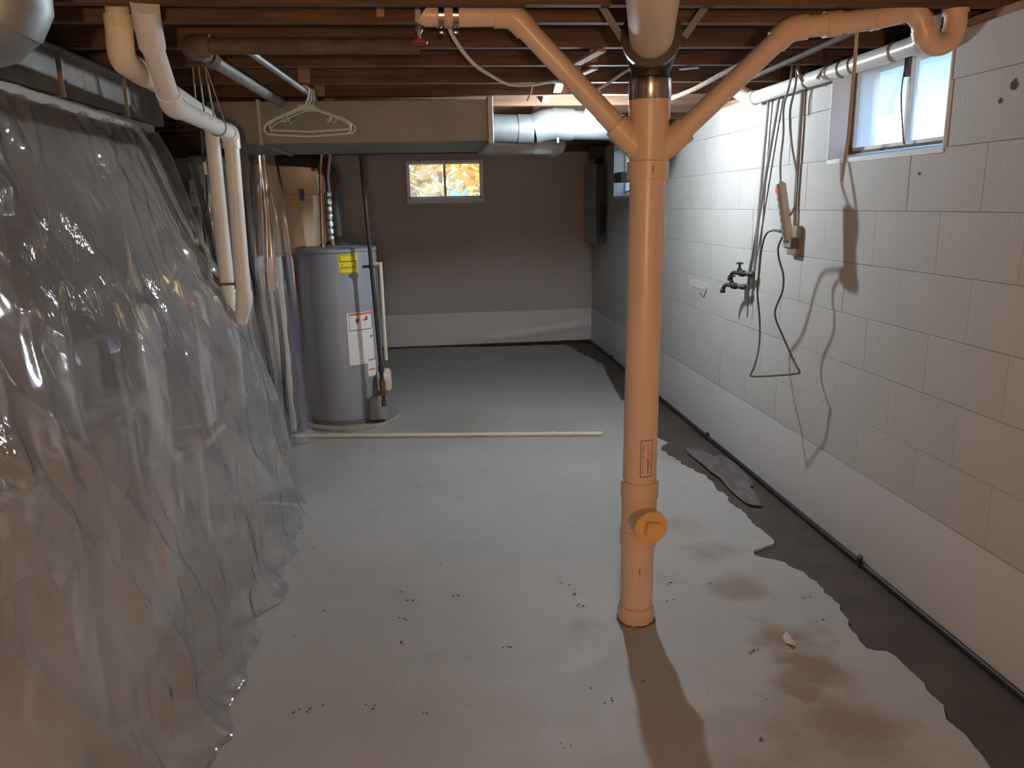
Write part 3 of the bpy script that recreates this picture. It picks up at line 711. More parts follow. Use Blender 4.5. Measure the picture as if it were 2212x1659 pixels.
part('horizontal_section', el, 'galv', lambda bm: tube(bm, [(-.93, 1.86, 1.835), (-1.16, 1.86, 1.835)], .108, 28))

# ------------------------------------------------------------------ white PVC vent pipes on the left
def pv(u, v, **k): return at(u, v, **k)
vpA = thing('vent_pipe', (-.89, 3.55, .9), 'white plastic vent pipe starting with a cream elbow, nearer the duct', 'pipe', 'white vent pipes')
A = [at(257, 50, y=2.33), at(262, 130, y=2.36), at(440, 250, y=3.42), at(458, 292, y=3.5), at(492, 640, y=3.5)]
A[3] = Vector((A[4].x + .004, 3.5, A[2].z - .1)); A[2] = Vector((A[4].x + .006, 3.5, A[2].z))
part('pipe', vpA, 'pvc', lambda bm: tube(bm, fillet([A[1].lerp(A[2], .12), A[2], A[4] - Vector((0, 0, .5))], .06, 6), .030, 24))
part('cream_elbow', vpA, 'cream', lambda bm: tube(bm, fillet([A[0], A[1], A[1].lerp(A[2], .16)], .07, 8), .0355, 24), 35, 'cream coloured elbow')
part('pipe', vpA, 'cream', lambda bm: tube(bm, [A[0] + Vector((0, 0, -.0)), A[0] + Vector((0, .0, .12))], .030, 24))
part('hub', vpA, 'cream', lambda bm: tube(bm, [A[0] + Vector((0, 0, -.015)), A[0] + Vector((0, 0, .02))], .037, 24))
part('hub', vpA, 'pvc', lambda bm: tube(bm, [A[1].lerp(A[2], .16), A[1].lerp(A[2], .2)], .0345, 24))
vpB = thing('vent_pipe', (-.8, 3.4, .95), 'white plastic vent pipe with the slanting drop, in front of the other one', 'pipe', 'white vent pipes')
B = [at(316, 35, y=2.28), at(322, 80, y=2.34), at(372, 228, y=2.60), at(508, 288, y=3.4), at(528, 650, y=3.4), at(520, 692, y=3.46)]
B[3] = Vector((B[4].x + .012, 3.4, B[3].z))
part('pipe', vpB, 'pvc', lambda bm: tube(bm, fillet([B[0], B[1], B[2], B[3], B[4], B[5]], .05, 6), .030, 24))
part('elbow', vpB, 'pvc', elb(B[1], B[2], B[3], .0355, .06))
part('elbow', vpB, 'pvc', elb(B[2], B[3], B[4], .0355, .06))
part('elbow', vpB, 'pvc', elb(B[3], B[4], B[5], .0345, .04))
part('hub', vpB, 'pvc', lambda bm: tube(bm, fillet([B[0] + (B[0] - B[1]) * .6, B[0], B[1] + (B[2] - B[1]) * .12], .03, 3), .0355, 24))
def tie(c, ax, r):
    c = Vector(c); ax = Vector(ax).normalized(); up = Vector((0, 0, 1)); u = ax.cross(up).normalized(); w = ax.cross(u)
    def fn(bm):
        tube(bm, [c + (u * math.cos(k * PI / 10) + w * math.sin(k * PI / 10)) * r for k in range(21)], .0025, 6)
        tube(bm, [c + Vector((r, 0, 0)), Vector((c.x - .02, c.y - .05, ZC + .05))], .002, 6)
    return fn
part('wire_hanger', vpB, 'galvdark', tie(B[2].lerp(B[3], .72), B[3] - B[2], .033), 60)
M['greyprint'] = mat('grey_print', (.5, .5, .48), .6)
for t in (.3, .45, .58): part('pipe_print', vpB, 'greyprint', lambda bm: obox(bm, B[2].lerp(B[3], t) + Vector((.0303, 0, .004)), (.001, .06, .006), Matrix.Identity(3)), None)
part('clip', vpA, 'corddk', lambda bm: box(bm, A[4] + Vector((-.02, -.035, .05)), A[4] + Vector((.10, -.028, .062)), .003), None)

# ------------------------------------------------------------------ iron drain pipe, rod, hangers
ip = thing('iron_pipe', (-.6, 2.6, 1.9), 'dull iron pipe turning a corner under the joists', 'pipe')
G0 = at(905, 92, y=2.62); G1 = at(425, 95, y=2.62); G2 = at(602, 216, y=3.86)
zz = 1.912
G0, G1, G2 = Vector((.0, 2.62, zz)), Vector((-.70, 2.62, zz)), Vector((-.655, 3.88, zz - .01))
part('cross_run', ip, 'rusty', lambda bm: tube(bm, [G0, G1], .024, 18))
part('long_run', ip, 'galvdark', lambda bm: tube(bm, [G1, G2], .022, 18))
part('elbow', ip, 'rusty', elb(G0, G1, G2, .034, .06))
part('coupling', ip, 'rusty', lambda bm: tube(bm, [G1.lerp(G2, .12), G1.lerp(G2, .17)], .031, 18))
rod = thing('conduit_rod', (-.5, 3.3, 1.9), 'thin grey conduit rod that carries the clothes hangers', 'rod')
Q0 = at(533, 108, z=1.925); Q1 = at(682, 214, y=3.87)
part('rod', rod, 'galv', lambda bm: tube(bm, [Q0, Q1], .0115, 14))
part('end_cap', rod, 'galv', lambda bm: tube(bm, [Q0 + (Q0 - Q1).normalized() * .03, Q0], .016, 14))
part('mounting_clip', rod, 'galv', lambda bm: box(bm, Q1 + Vector((-.03, -.01, -.012)), Q1 + Vector((.0, .0, .045)), .002), None)
part('mounting_clip', rod, 'galv', lambda bm: box(bm, Q0 + Vector((-.006, .05, .0)), Q0 + Vector((.006, .07, ZC - Q0.z)), .001), None)
def hanger(yo, m, label, w=.375, rz=0, hs=1):
    rp = Q0.lerp(Q1, (yo - Q0.y) / (Q1.y - Q0.y)); c = rp + Vector((0, 0, .0125))
    h = thing('clothes_hanger', (c.x, yo, c.z), label, 'hanger', 'plastic hangers on the rod')
    tilt = rz
    def T(x, z): return Vector((c.x + .006 + x * math.cos(tilt), yo + x * math.sin(tilt), c.z + (z if z > -.075 else -.075 + (z + .075) * hs)))
    hook = [T(.018 * math.cos(a), -.014 + .019 * math.sin(a)) for a in [PI * 1.02 - k * PI * 1.15 / 12 for k in range(13)]] + [T(.012, -.045), T(.002, -.062), T(.0, -.075)]
    part('hook', h, m, lambda bm: tube(bm, hook, .005, 8))
    def fr(bm):
        pts = fillet([T(0, -.072), T(-w * .43, -.140), T(-w * .5, -.166), T(-w * .47, -.192), T(0, -.203), T(w * .47, -.192), T(w * .5, -.166), T(w * .43, -.140), T(0, -.072)], .018, 5)
        tube(bm, pts, .0052, 8)
        obox(bm, T(0, -.079), (.07, .005, .016), Matrix.Rotation(tilt, 3, 'Z'), .002)
    part('frame', h, m, fr)
    for s in (-1, 1):
        part('notch_hook', h, m, lambda bm: tube(bm, smooth([T(s * w * .27, -.116), T(s * w * .27, -.135), T(s * w * .245, -.142), T(s * w * .23, -.132)], 4), .0032, 6))
    return h
hanger(3.60, 'hangerw', 'frontmost white plastic hanger on the conduit rod', .375, .02)
hanger(3.66, 'hangerw', 'white plastic hanger in the middle of the three on the rod', .36, -.03, .80)
hanger(3.72, 'hangerg', 'mint-tinted plastic hanger behind the two white ones', .385, -.05, .9)

# red valve with its strap
vv = at(905, 78, y=2.47)
vl = thing('shutoff_valve', vv, 'small red-handled valve hanging under a perforated strap', 'valve')
part('strap', vl, 'galv', lambda bm: box(bm, (vv.x - .009, jy[1] - .012, ZC - .01), (vv.x + .009, jy[1] - .008, ZC + .16), .001), None)
part('valve_body', vl, 'galvdark', lambda bm: lathe(bm, (vv.x, jy[1] - .01, ZC - .005), (0, 0, -1), [(0, .009), (.02, .012), (.03, .006), (.05, .006)], 12))
part('handwheel', vl, 'redvalve', lambda bm: lathe(bm, (vv.x, jy[1] - .01, ZC - .05), (0, 0, -1), [(0, .012), (.002, .024), (.008, .026), (.014, .022), (.016, .006)], 16))

# cables under the ceiling
def cable(name, pts, r, m, label, cat='cable', n=8):
    bm = bmesh.new(); tube(bm, smooth(pts, n), r, 8)
    o = bpy.data.objects.new(name, mesh_of(name, bm, m, 60)); COL.objects.link(o); return tag(o, label, cat)
cable('drooping_cable', [at(968, 55, y=2.46), at(985, 90, y=2.5), at(1020, 135, y=2.6), at(1060, 163, y=2.75), at(1100, 182, y=2.9), at(1150, 183, y=3.05), at(1210, 176, y=3.2), at(1260, 200, y=3.35), at(1300, 188, y=3.35), at(1350, 155, y=3.2), at(1372, 145, y=3.1)], .006, 'whitecable', 'white cable drooping below the joists left of the stack')
cable('cable_tail', [at(1150, 185, y=3.03), at(1147, 200, y=3.03), at(1138, 218, y=3.03)], .003, 'whitecable', 'short loose cable end hanging from the drooping cable')
cable('dusty_cable', [at(1447, 214, z=1.92), at(1500, 192, z=1.925), at(1560, 160, z=1.928), at(1640, 120, z=1.93), at(1730, 75, z=1.932)], .011, 'dusty', 'dust-covered cable running behind the right slanting pipe')
cable('grey_conduit', [at(1600, 178, z=1.925), at(1720, 125, z=1.928), at(1850, 66, z=1.93), at(1930, 30, z=1.93)], .011, 'rusty', 'dark conduit running just under the joists above the white wall pipe', 'conduit', 4)
cable('pull_rope', [at(1857, -40, x=1.33), at(1853, 40, x=1.33), at(1847, 130, x=1.33), at(1838, 230, x=1.33), at(1832, 300, x=1.33), at(1824, 350, x=1.34), at(1818, 392, x=1.34)], .0055, 'rope', 'beige pull rope hanging in front of the right window', 'rope')
for k, (u0, v0, u1, v1) in enumerate(((430, 150, 445, 270), (418, 165, 426, 262), (445, 160, 462, 250))):
    cable('hanging_wire', [at(u0 - 6, v0 - 60, y=3.2), at(u0, v0, y=3.2), at(u1, v1, y=3.25)], .0035, 'galvdark', ('bent wire nearest the two vent pipes', 'leftmost thin wire above the vent pipes', 'rightmost thin wire above the vent pipes')[k], 'wire')

# ------------------------------------------------------------------ white drain pipe on the right wall
wp = thing('wall_pipe', (1.6, 3.1, 1.87), 'white plastic pipe running along the top of the block wall', 'pipe')
P0 = Vector((1.615, 2.50, 1.900)); P1 = Vector((1.615, 3.86, 1.900))
part('pipe', wp, 'pvc', lambda bm: tube(bm, [P0, P1], .030, 24))
part('elbow', wp, 'pvc', lambda bm: tube(bm, fillet([P1 - Vector((0, .05, 0)), P1, P1 + Vector((-.07, .05, .05))], .03, 5), .0345, 24))
part('near_elbow', wp, 'pvc', lambda bm: tube(bm, fillet([P0 + Vector((0, .05, 0)), P0, P0 + Vector((-.02, -.05, .08))], .03, 5), .0345, 24))
for y in (2.66, 2.92, 3.0, 3.28):
    part('strap', wp, 'galvdark', lambda bm: tube(bm, [(1.615 - .032 * math.cos(a), y, 1.900 + .032 * math.sin(a)) for a in [-1.6 + k * .35 for k in range(10)]], .004, 6))

# taps with their supply pipes
def tap(name, y, z, x, m, label, ytop, zt=1.9):
    t = thing(name, (x, y, z), label, 'tap', 'wall taps')
    part('supply_pipe', t, 'copper' if m == 'brass' else 'galvdark', lambda bm: tube(bm, fillet([(XW - .018, ytop, zt), (XW - .02, y, z + .06), (XW - .02, y, z + .01), (x - .005, y + .02, z)], .02, 4), .0075, 10))
    part('body', t, m, lambda bm: (lathe(bm, (x + .02, y - .02, z), (-.35, 1, 0), [(0, .008), (.012, .015), (.03, .015), (.034, .012), (.07, .012), (.074, .017), (.10, .017), (.105, .011)], 14),
         tube(bm, fillet([(x - .01, y + .08, z), (x - .03, y + .135, z), (x - .035, y + .155, z - .028)], .02, 4), .0105, 12), lathe(bm, (x - .035, y + .153, z - .024), (0, .15, -1), [(0, .010), (.004, .014), (.02, .014)], 12)))
    part('stem', t, m, lambda bm: lathe(bm, (x - .014, y + .085, z + .008), (0, 0, 1), [(0, .013), (.015, .012), (.02, .006), (.042, .006)], 12))
    part('handle', t, m, lambda bm: (lathe(bm, (x - .014, y + .085, z + .045), (0, 0, 1), [(0, .006), (.002, .02), (.007, .02), (.009, .006)], 10), box(bm, (x - .019, y + .06, z + .048), (x - .009, y + .11, z + .056), .002)))
tap('tap', 3.80, 1.045, 1.615, 'darkmetal', 'upper dark tap on the block wall, below the white pipe', 3.74)
tap('tap', 3.86, .975, 1.60, 'darkmetal', 'lower dark tap on the block wall, just under the other tap', 3.62)
cable('drip_wire', [at(1622, 560, x=1.64), at(1618, 620, x=1.64), at(1614, 685, x=1.64)], .003, 'corddk', 'thin wire hanging straight down beside the taps', 'wire')
cable('drip_wire', [at(1630, 590, x=1.64), at(1626, 630, x=1.64), at(1623, 660, x=1.64)], .003, 'corddk', 'shorter thin wire hanging beside the taps, nearer the cords', 'wire')
cb = thing('outlet_conduit', (XW - .02, 3.3, 1.2), 'brown conduit and box fixed to the block wall behind the power strip', 'conduit')
c0 = at(1735, 178, x=XW - .012); c1 = at(1719, 420, x=XW - .012); c2 = at(1716, 495, x=XW - .012)
part('conduit', cb, 'brownbox', lambda bm: tube(bm, [c0, c1, c2], .0085, 10))
b0 = at(1703, 550, x=XW - .02); b1 = at(1726, 488, x=XW - .02)
part('box', cb, 'brownbox', lambda bm: box(bm, (XW - .03, b1.y, b0.z), (XW - .001, b0.y, b1.z), .004))
cable('short_wire', [at(1756, 178, x=XW - .005), at(1748, 215, x=XW - .005), at(1746, 250, x=XW - .005)], .003, 'cordgrey', 'short thin wire on the wall left of the window', 'wire')

# power strip hanging by its cord
PX = 1.50
s0 = at(1686, 394, x=1.485); s1 = at(1704, 524, x=1.506)
ps = thing('power_strip', s1, 'white power strip with a lit red switch hanging by its cord', 'power strip')
ax = (s0 - s1).normalized(); front = Vector((-.75, -.0, .0)); front = Vector((-1, .25, 0)); front = (front - ax * front.dot(ax)).normalized(); side = ax.cross(front)
RS = Matrix((side, front, ax)).transposed(); mid = (s0 + s1) / 2; LN = (s0 - s1).length
part('body', ps, 'stripw', lambda bm: obox(bm, mid, (.046, .036, LN), RS, .008))
face = part('face_plate', ps, 'stripface', lambda bm: obox(bm, mid + front * .0175, (.036, .004, LN * .94), RS, .0015), None)
for k in range(6):
    c = mid + front * .0198 + ax * (LN * (.22 - .115 * k))
    part('outlet', face, 'ink', lambda bm: [obox(bm, c + side * dx + ax * dz, (a, .0015, b), RS) for dx, dz, a, b in ((-.006, .003, .0025, .008), (.006, .003, .0025, .008), (0, -.006, .004, .004))], None)
part('switch', ps, 'redled', lambda bm: obox(bm, mid + front * .021 + ax * LN * .37, (.018, .008, .022), RS, .003), 40, 'red glowing rocker switch')
part('cord', ps, 'cordgrey', lambda bm: tube(bm, smooth([at(1713, 95, x=PX + .02), at(1708, 170, x=PX), at(1693, 230, x=PX), at(1692, 290, x=PX), at(1686, 350, x=PX), s0], 8), .005, 8))
part('cord', ps, 'cordgrey', lambda bm: tube(bm, smooth([at(1720, 115, x=PX + .03), at(1719, 180, x=PX + .02), at(1707, 240, x=PX + .02), at(1710, 310, x=PX + .02), at(1722, 385, x=PX + .02), at(1718, 440, x=PX + .01), at(1707, 465, x=PX + .005)], 8), .005, 8))
part('hanging_hook', ps, 'galvdark', lambda bm: tube(bm, smooth([at(1712, 60, x=PX + .05), at(1715, 110, x=PX + .02), at(1727, 160, x=PX + .03), at(1734, 175, x=PX + .05)], 6), .007, 8))
ad = thing('power_adapter', at(1700, 525, x=PX + .02), 'dark plug-in adapter at the lower end of the power strip', 'adapter')
a0 = at(1697, 512, x=1.506); a1 = at(1713, 538, x=1.506)
part('body', ad, 'adapter', lambda bm: box(bm, (1.50, a1.y, a1.z), (1.535, a0.y, a0.z), .004))
part('prong_face', ad, 'stripface', lambda bm: box(bm, (1.494, a1.y + .005, a1.z + .005), (1.501, a0.y - .005, a0.z - .005), .001), None)
lp = thing('looped_cord', at(1672, 497, x=PX), 'dark cord looping down from the power strip in front of the wall', 'cord')
part('plug', lp, 'adapter', lambda bm: tube(bm, [at(1688, 500, x=PX - .01), at(1678, 498, x=PX - .012), at(1671, 497, x=PX - .012)], [.007, .006, .005], 10))
loop = [(1672, 497, 1.488), (1655, 506, 1.49), (1645, 540, 1.492), (1640, 590, 1.50), (1636, 630, 1.51), (1641, 690, 1.55), (1640, 745, 1.54), (1630, 790, 1.49), (1622, 808, 1.466), (1627, 813, 1.47),
     (1680, 811, 1.52), (1720, 807, 1.568), (1727, 803, 1.572), (1715, 780, 1.565), (1695, 735, 1.55), (1676, 690, 1.525), (1676, 665, 1.52), (1690, 630, 1.52), (1692, 595, 1.518), (1683, 560, 1.51), (1681, 535, 1.505), (1690, 512, 1.50)]
part('cord', lp, 'corddk', lambda bm: tube(bm, smooth([at(u, v, x=x) for u, v, x in loop], 6), .0045, 8))

# ------------------------------------------------------------------ electrical panel and the box in window 2
ep = thing('electrical_panel', (1.6, 7.45, 1.04), 'grey electrical panel in the far right corner with conduit above', 'panel')
part('enclosure', ep, 'panelgrey', lambda bm: box(bm, (1.565, 7.24, 1.045), (1.664, 7.72, 1.76), .003), None)
part('cover', ep, 'panelfront', lambda bm: box(bm, (1.555, 7.235, 1.04), (1.566, 7.725, 1.765), .003), None)
part('door_latch', ep, 'panelfront', lambda bm: box(bm, (1.545, 7.28, 1.60), (1.556, 7.31, 1.64), .002), None)
part('service_conduit', ep, 'panelgrey', lambda bm: tube(bm, [(1.62, 7.4, 1.75), (1.62, 7.4, 1.93)], .035, 16))
part('junction_box', ep, 'panelgrey', lambda bm: box(bm, (1.57, 7.30, 1.83), (1.66, 7.60, 1.93), .003), None)
part('breaker_box', ep, 'black', lambda bm: box(bm, (1.60, 7.225, 1.12), (1.655, 7.24, 1.40), .002), None)
bxp = at(1346, 384, x=XW + .03)
tag(part('vent_box', None, 'panelgrey', lambda bm: (box(bm, (XW - .02, bxp.y - .12, bxp.z - .04), (XW + .09, bxp.y + .12, bxp.z + .045), .006), box(bm, (XW - .03, bxp.y - .10, bxp.z - .03), (XW - .018, bxp.y + .10, bxp.z + .03), .003)), None), 'small dark box sitting in the farther right window', 'box')

# ------------------------------------------------------------------ water heater
HX, HY, HR = -.605, 5.20, .255
pad = tag(part('heater_pad', None, 'concpad', lambda bm: lathe(bm, (HX + .03, HY, 0), (0, 0, 1), [(-.01, .325), (.022, .325), (.03, .315), (.03, .01)], 48), 30), 'low round concrete pad under the water heater', 'pad')
wh = thing('water_heater', (HX, HY, .03), 'grey cylindrical water heater with a yellow label', 'water heater')
part('tank', wh, 'heater', lambda bm: lathe(bm, (HX, HY, .03), (0, 0, 1), [(0, HR - .012), (.012, HR), (1.10, HR), (1.125, HR - .01)], 64), 30)
part('top_cap', wh, 'heater', lambda bm: lathe(bm, (HX, HY, 1.148), (0, 0, 1), [(0, HR + .004), (.018, HR + .004), (.024, HR - .01), (.026, .01)], 64), 30)
part('base_ring', wh, 'heaterdk', lambda bm: lathe(bm, (HX, HY, .03), (0, 0, 1), [(0, HR - .005), (.001, HR + .004), (.03, HR + .004), (.032, HR - .004)], 64), 30)
def patch(name, parent, m, px0, px1, z0, z1, r, label=None):
    def ang(px):
        best = min((abs(( lambda q: (1106 - F * q.x / q.z))(ROT.transposed() @ (Vector((HX + r * math.cos(a), HY + r * math.sin(a), (z0 + z1) / 2)) - CAM)) - px), a) for a in [-PI + .05 + k * (PI - .1) / 400 for k in range(401)])
        return best[1]
    a0, a1 = ang(px0), ang(px1)
    def fn(bm): grid(bm, max(2, int(abs(a1 - a0) / .06)), 1, lambda s, t: Vector((HX + r * math.cos(a0 + (a1 - a0) * s), HY + r * math.sin(a0 + (a1 - a0) * s), z0 + (z1 - z0) * t)))
    return part(name, parent, m, fn, 60, label)
def zat(v): return at(760, v, y=HY - HR).z
yl = patch('yellow_label', wh, 'yellow', 731, 771, zat(591), zat(549), HR + .0015, 'yellow energy label with three outlined rows')
for v0, v1 in ((551, 565), (565, 578), (579, 590)):
    for q in ((v0, v0 + .9), (v1 - .9, v1)): patch('label_print', yl, 'ink', 733, 769, zat(q[1]), zat(q[0]), HR + .0022)
for v0, v1, u in ((551, 565, 733), (565, 578, 769), (579, 590, 735)): patch('label_print', yl, 'ink', u, u + 1, zat(v1), zat(v0), HR + .0022)
patch('label_print', yl, 'ink', 738, 741, zat(573.5), zat(571.5), HR + .0022)
wl = patch('white_label', wh, 'label', 752, 806, zat(790), zat(677), HR + .0015, 'tall white warning label with red print')
patch('label_print', wl, 'orange', 754, 803, zat(683), zat(678.5), HR + .0022)
for q in ((754, 755, 716, 680), (802.5, 803.5, 714, 680), (754, 803.5, 716, 714.5)): patch('label_print', wl, 'ink', q[0], q[1], zat(q[2]), zat(q[3]), HR + .0022)
for u0, u1, v0, v1, m in ((768, 770.5, 690, 699, 'redprint'), (770.5, 773, 692, 701, 'blue'), (773, 776, 689, 697, 'redprint'), (785, 788, 692, 697, 'redprint'), (788, 791, 689, 696, 'redprint'), (791, 794, 686, 696, 'redprint'), (799, 804.5, 735, 730, 'orange')):
    patch('label_print', wl, m, u0, u1, zat(max(v0, v1)), zat(min(v0, v1)), HR + .0023)
wl2 = patch('white_label', wh, 'label', 795, 812, zat(820), zat(786), HR + .0018, 'narrow white label strip with red lines')
for v in (784, 805): patch('label_print', wl2, 'orange', 796, 811, zat(v + 1.5), zat(v - 1.5), HR + .0025)
# burner access, gas valve on the right front
gx = at(829, 885, y=4.99)
part('burner_door', wh, 'heater', lambda bm: box(bm, (HX + .17, HY - .25, .055), (HX + .28, HY - .10, .20), .006))
part('gas_valve', wh, mat('cream_valve', (.70, .62, .52), .5), lambda bm: (box(bm, (HX + .225, HY - .20, .235), (HX + .315, HY - .09, .36), .012), lathe(bm, (HX + .27, HY - .19, .32), (.3, -1, 0), [(0, .03), (.02, .03), (.024, .022), (.04, .02)], 20), lathe(bm, (HX + .285, HY - .15, .355), (0, 0, 1), [(0, .022), (.02, .022), (.024, .012)], 16)))
part('valve_pipe', wh, 'blackpipe', lambda bm: tube(bm, [(HX + .27, HY - .15, .24), (HX + .27, HY - .15, .19), (HX + .22, HY - .12, .17)], .01, 10))
part('relief_valve', wh, 'cream', lambda bm: (tube(bm, [(HX + .24, HY - .06, 1.06), (HX + .29, HY - .08, 1.06)], .012, 10), tube(bm, [(HX + .285, HY - .08, 1.07), (HX + .285, HY - .08, .42)], .011, 10)))
part('rear_shield', wh, 'heaterdk', lambda bm: box(bm, (HX - .06, HY - .04, 1.172), (HX + .13, HY + .10, 1.182), .002))
gp = thing('gas_pipe', (-.32, 4.96, .2), 'straight black iron gas pipe standing beside the water heater', 'pipe')
g0 = at(779, 330, y=4.90); g1 = at(830, 872, y=4.90)
part('pipe', gp, 'blackpipe', lambda bm: tube(bm, [g0 + (g0 - g1) * .15, g1], .0125, 14))
part('tee', gp, 'rusty', lambda bm: (tube(bm, [g1 + (g0 - g1) * .10, g1 + (g0 - g1) * .04], .02, 14), tube(bm, [g1 + (g0 - g1) * .07, g1 + (g0 - g1) * .07 + Vector((.0, .12, 0))], .014, 12)))
part('union', gp, 'blackpipe', lambda bm: tube(bm, [g1 + (g0 - g1) * .135, g1 + (g0 - g1) * .16], .018, 8))
part('end_cap', gp, 'rusty', lambda bm: tube(bm, [g1 + (g0 - g1) * .015, g1 - (g0 - g1) * .01], .0175, 14))
cl = g1.lerp(g0, .565)
part('bracket', gp, 'black', lambda bm: (tube(bm, [cl + Vector((0, 0, -.012)), cl + Vector((0, 0, .012))], .017, 12), box(bm, cl + Vector((-.055, -.004, -.008)), cl + Vector((0, .03, .008)), .002)))

def wpt(u, v, y=5.25): return at(u, v, y=y)
cw = thing('copper_pipe', wpt(695, 528), 'thin copper water pipe rising from the heater top', 'pipe')
part('pipe', cw, 'copper', lambda bm: tube(bm, fillet([wpt(697, 533), wpt(692, 372), wpt(696, 300)], .02, 4), .0105, 12))
part('tee', cw, 'brass', lambda bm: (tube(bm, [wpt(692, 352), wpt(692, 376)], .016, 12), tube(bm, [wpt(692, 364), wpt(672, 366)], .012, 12)))
part('base_nut', cw, 'brass', lambda bm: lathe(bm, wpt(697, 534), (0, 0, 1), [(0, .02), (.02, .02), (.022, .013)], 6))
fw = thing('insulated_pipe', wpt(714, 528), 'foil wrapped water pipe rising from the heater top', 'pipe')
part('pipe', fw, 'galv', lambda bm: tube(bm, [wpt(716, 530), wpt(712, 430), wpt(708, 380), wpt(716, 300)], .012, 12))
fz = [wpt(716, 522), wpt(708, 410)]
for k in range(7):
    p = fz[0].lerp(fz[1], k / 7 + .01); q = fz[0].lerp(fz[1], (k + .82) / 7)
    part('foil_wrap', fw, 'foil', lambda bm: tube(bm, [p, p.lerp(q, .1), p.lerp(q, .9), q], [.018, .023, .023, .018], 14))
part('flex_fitting', fw, 'brass', lambda bm: lathe(bm, wpt(718, 534), (0, 0, 1), [(0, .032), (.018, .03), (.022, .02), (.04, .018)], 14))
fl = thing('flue_pipe', (HX - .05, HY + .25, 1.6), 'black flue pipe bending over behind the copper pipes', 'flue')
part('pipe', fl, 'rubber', lambda bm: tube(bm, fillet([(HX - .0, HY + .16, 1.17), (HX - .02, HY + .16, 1.72), (HX - .55, HY + .3, 1.76)], .13, 8), .045, 24))
part('draft_hood', fl, 'rubber', lambda bm: lathe(bm, (HX, HY + .16, 1.16), (0, 0, 1), [(0, .09), (.03, .085), (.07, .05), (.075, .046)], 24))

# beige furnace behind the heater
fu = thing('beige_furnace', (-1.02, 5.95, 0), 'tall beige furnace cabinet with a blue badge behind the clear plastic', 'furnace')
part('cabinet', fu, 'beige', lambda bm: box(bm, (-1.40, 5.68, 0), (-.80, 6.3, 1.52), .006))
part('plenum', fu, 'beige', lambda bm: box(bm, (-1.30, 5.75, 1.52), (-.77, 6.2, 1.93), .004))
part('door_panel', fu, 'beige', lambda bm: box(bm, (-1.37, 5.668, .75), (-.83, 5.682, 1.49), .004))
bp_ = at(652, 421, y=5.665)
part('badge', fu, 'blue', lambda bm: box(bm, bp_ + Vector((-.016, -.003, -.04)), bp_ + Vector((.016, .003, .04)), .002), None, 'small blue badge')
bp2 = at(650, 452, y=5.665)
part('badge', fu, mat('grey_badge', (.4, .36, .36), .5), lambda bm: box(bm, bp2 + Vector((-.012, -.003, -.014)), bp2 + Vector((.012, .003, .014)), .002), None)
gf = thing('grey_furnace', (-1.5, 4.6, 0), 'dull grey appliance cabinet standing in the dark behind the vent pipes', 'furnace')
part('cabinet', gf, 'furn', lambda bm: box(bm, (-2.0, 4.55, 0), (-1.27, 5.3, 1.68), .006))
part('door_panel', gf, 'furn', lambda bm: box(bm, (-1.95, 4.535, .2), (-1.3, 4.552, 1.55), .004))
for k, (u, v, m) in enumerate(((424, 402, 'pvc'), (427, 432, 'label'), (450, 432, 'label'))):
    p = at(u, v, y=4.52)
    part('control_box', gf, m, lambda bm: box(bm, p + Vector((-.03, -.03, -.035)), p + Vector((.03, .015, .035)), .004))
bc = thing('black_cable', at(437, 310, y=3.75), 'black cable with a clamp hanging beside the vent pipes', 'cable')
part('cable', bc, 'black', lambda bm: tube(bm, smooth([at(432, 250, y=3.72), at(436, 320, y=3.75), at(445, 380, y=3.8), at(447, 440, y=3.8), at(440, 480, y=3.8), at(446, 540, y=3.8)], 6), .0045, 8))
part('clamp', bc, 'black', lambda bm: tube(bm, [at(433, 282, y=3.73), at(436, 300, y=3.74), at(437, 330, y=3.75)], [.008, .014, .008], 10))
part('white_sleeve', bc, 'pvc', lambda bm: tube(bm, [at(441, 350, y=3.77), at(445, 376, y=3.79)], .008, 8))

# ------------------------------------------------------------------ things under the plastic
def appliance(name, y0, y1, label, kind):
    t = thing(name, (-1.25, (y0 + y1) / 2, 0), label, kind, 'appliances under the plastic')
    part('cabinet', t, 'washer', lambda bm: box(bm, (-1.55, y0, .02), (-.94, y1, .80), .02))
    part('lid', t, 'washer', lambda bm: box(bm, (-1.53, y0 + .02, .80), (-.95, y1 - .02, .825), .01))
    part('console', t, 'pinkcloth', lambda bm: box(bm, (-1.55, y0 + .02, .825), (-1.40, y1 - .02, .98), .02))
    part('door', t, 'pinkcloth', lambda bm: lathe(bm, (-.945, (y0 + y1) / 2, .42), (1, 0, 0), [(0, .21), (.012, .21), (.016, .19), (.016, .14), (.006, .12), (.006, .01)], 32))
appliance('covered_washer', 1.30, 2.0, 'white boxy appliance under the plastic sheet, nearer the viewer', 'washer')
appliance('covered_dryer', 2.06, 2.76, 'white boxy appliance under the plastic sheet, farther from the viewer', 'dryer')
dk = thing('covered_cabinet', (-1.5, 2.2, 0), 'dark upright cabinet dimly visible through the plastic sheet', 'cabinet')
part('body', dk, 'darkfurn', lambda bm: box(bm, (-2.2, .9, .0), (-1.66, 3.3, 1.70), .01))
part('door', dk, 'darkfurn', lambda bm: box(bm, (-1.662, 1.24, .05), (-1.645, 2.08, 1.66), .005))
part('door', dk, 'darkfurn', lambda bm: box(bm, (-1.662, 2.1, .05), (-1.645, 2.96, 1.66), .005))
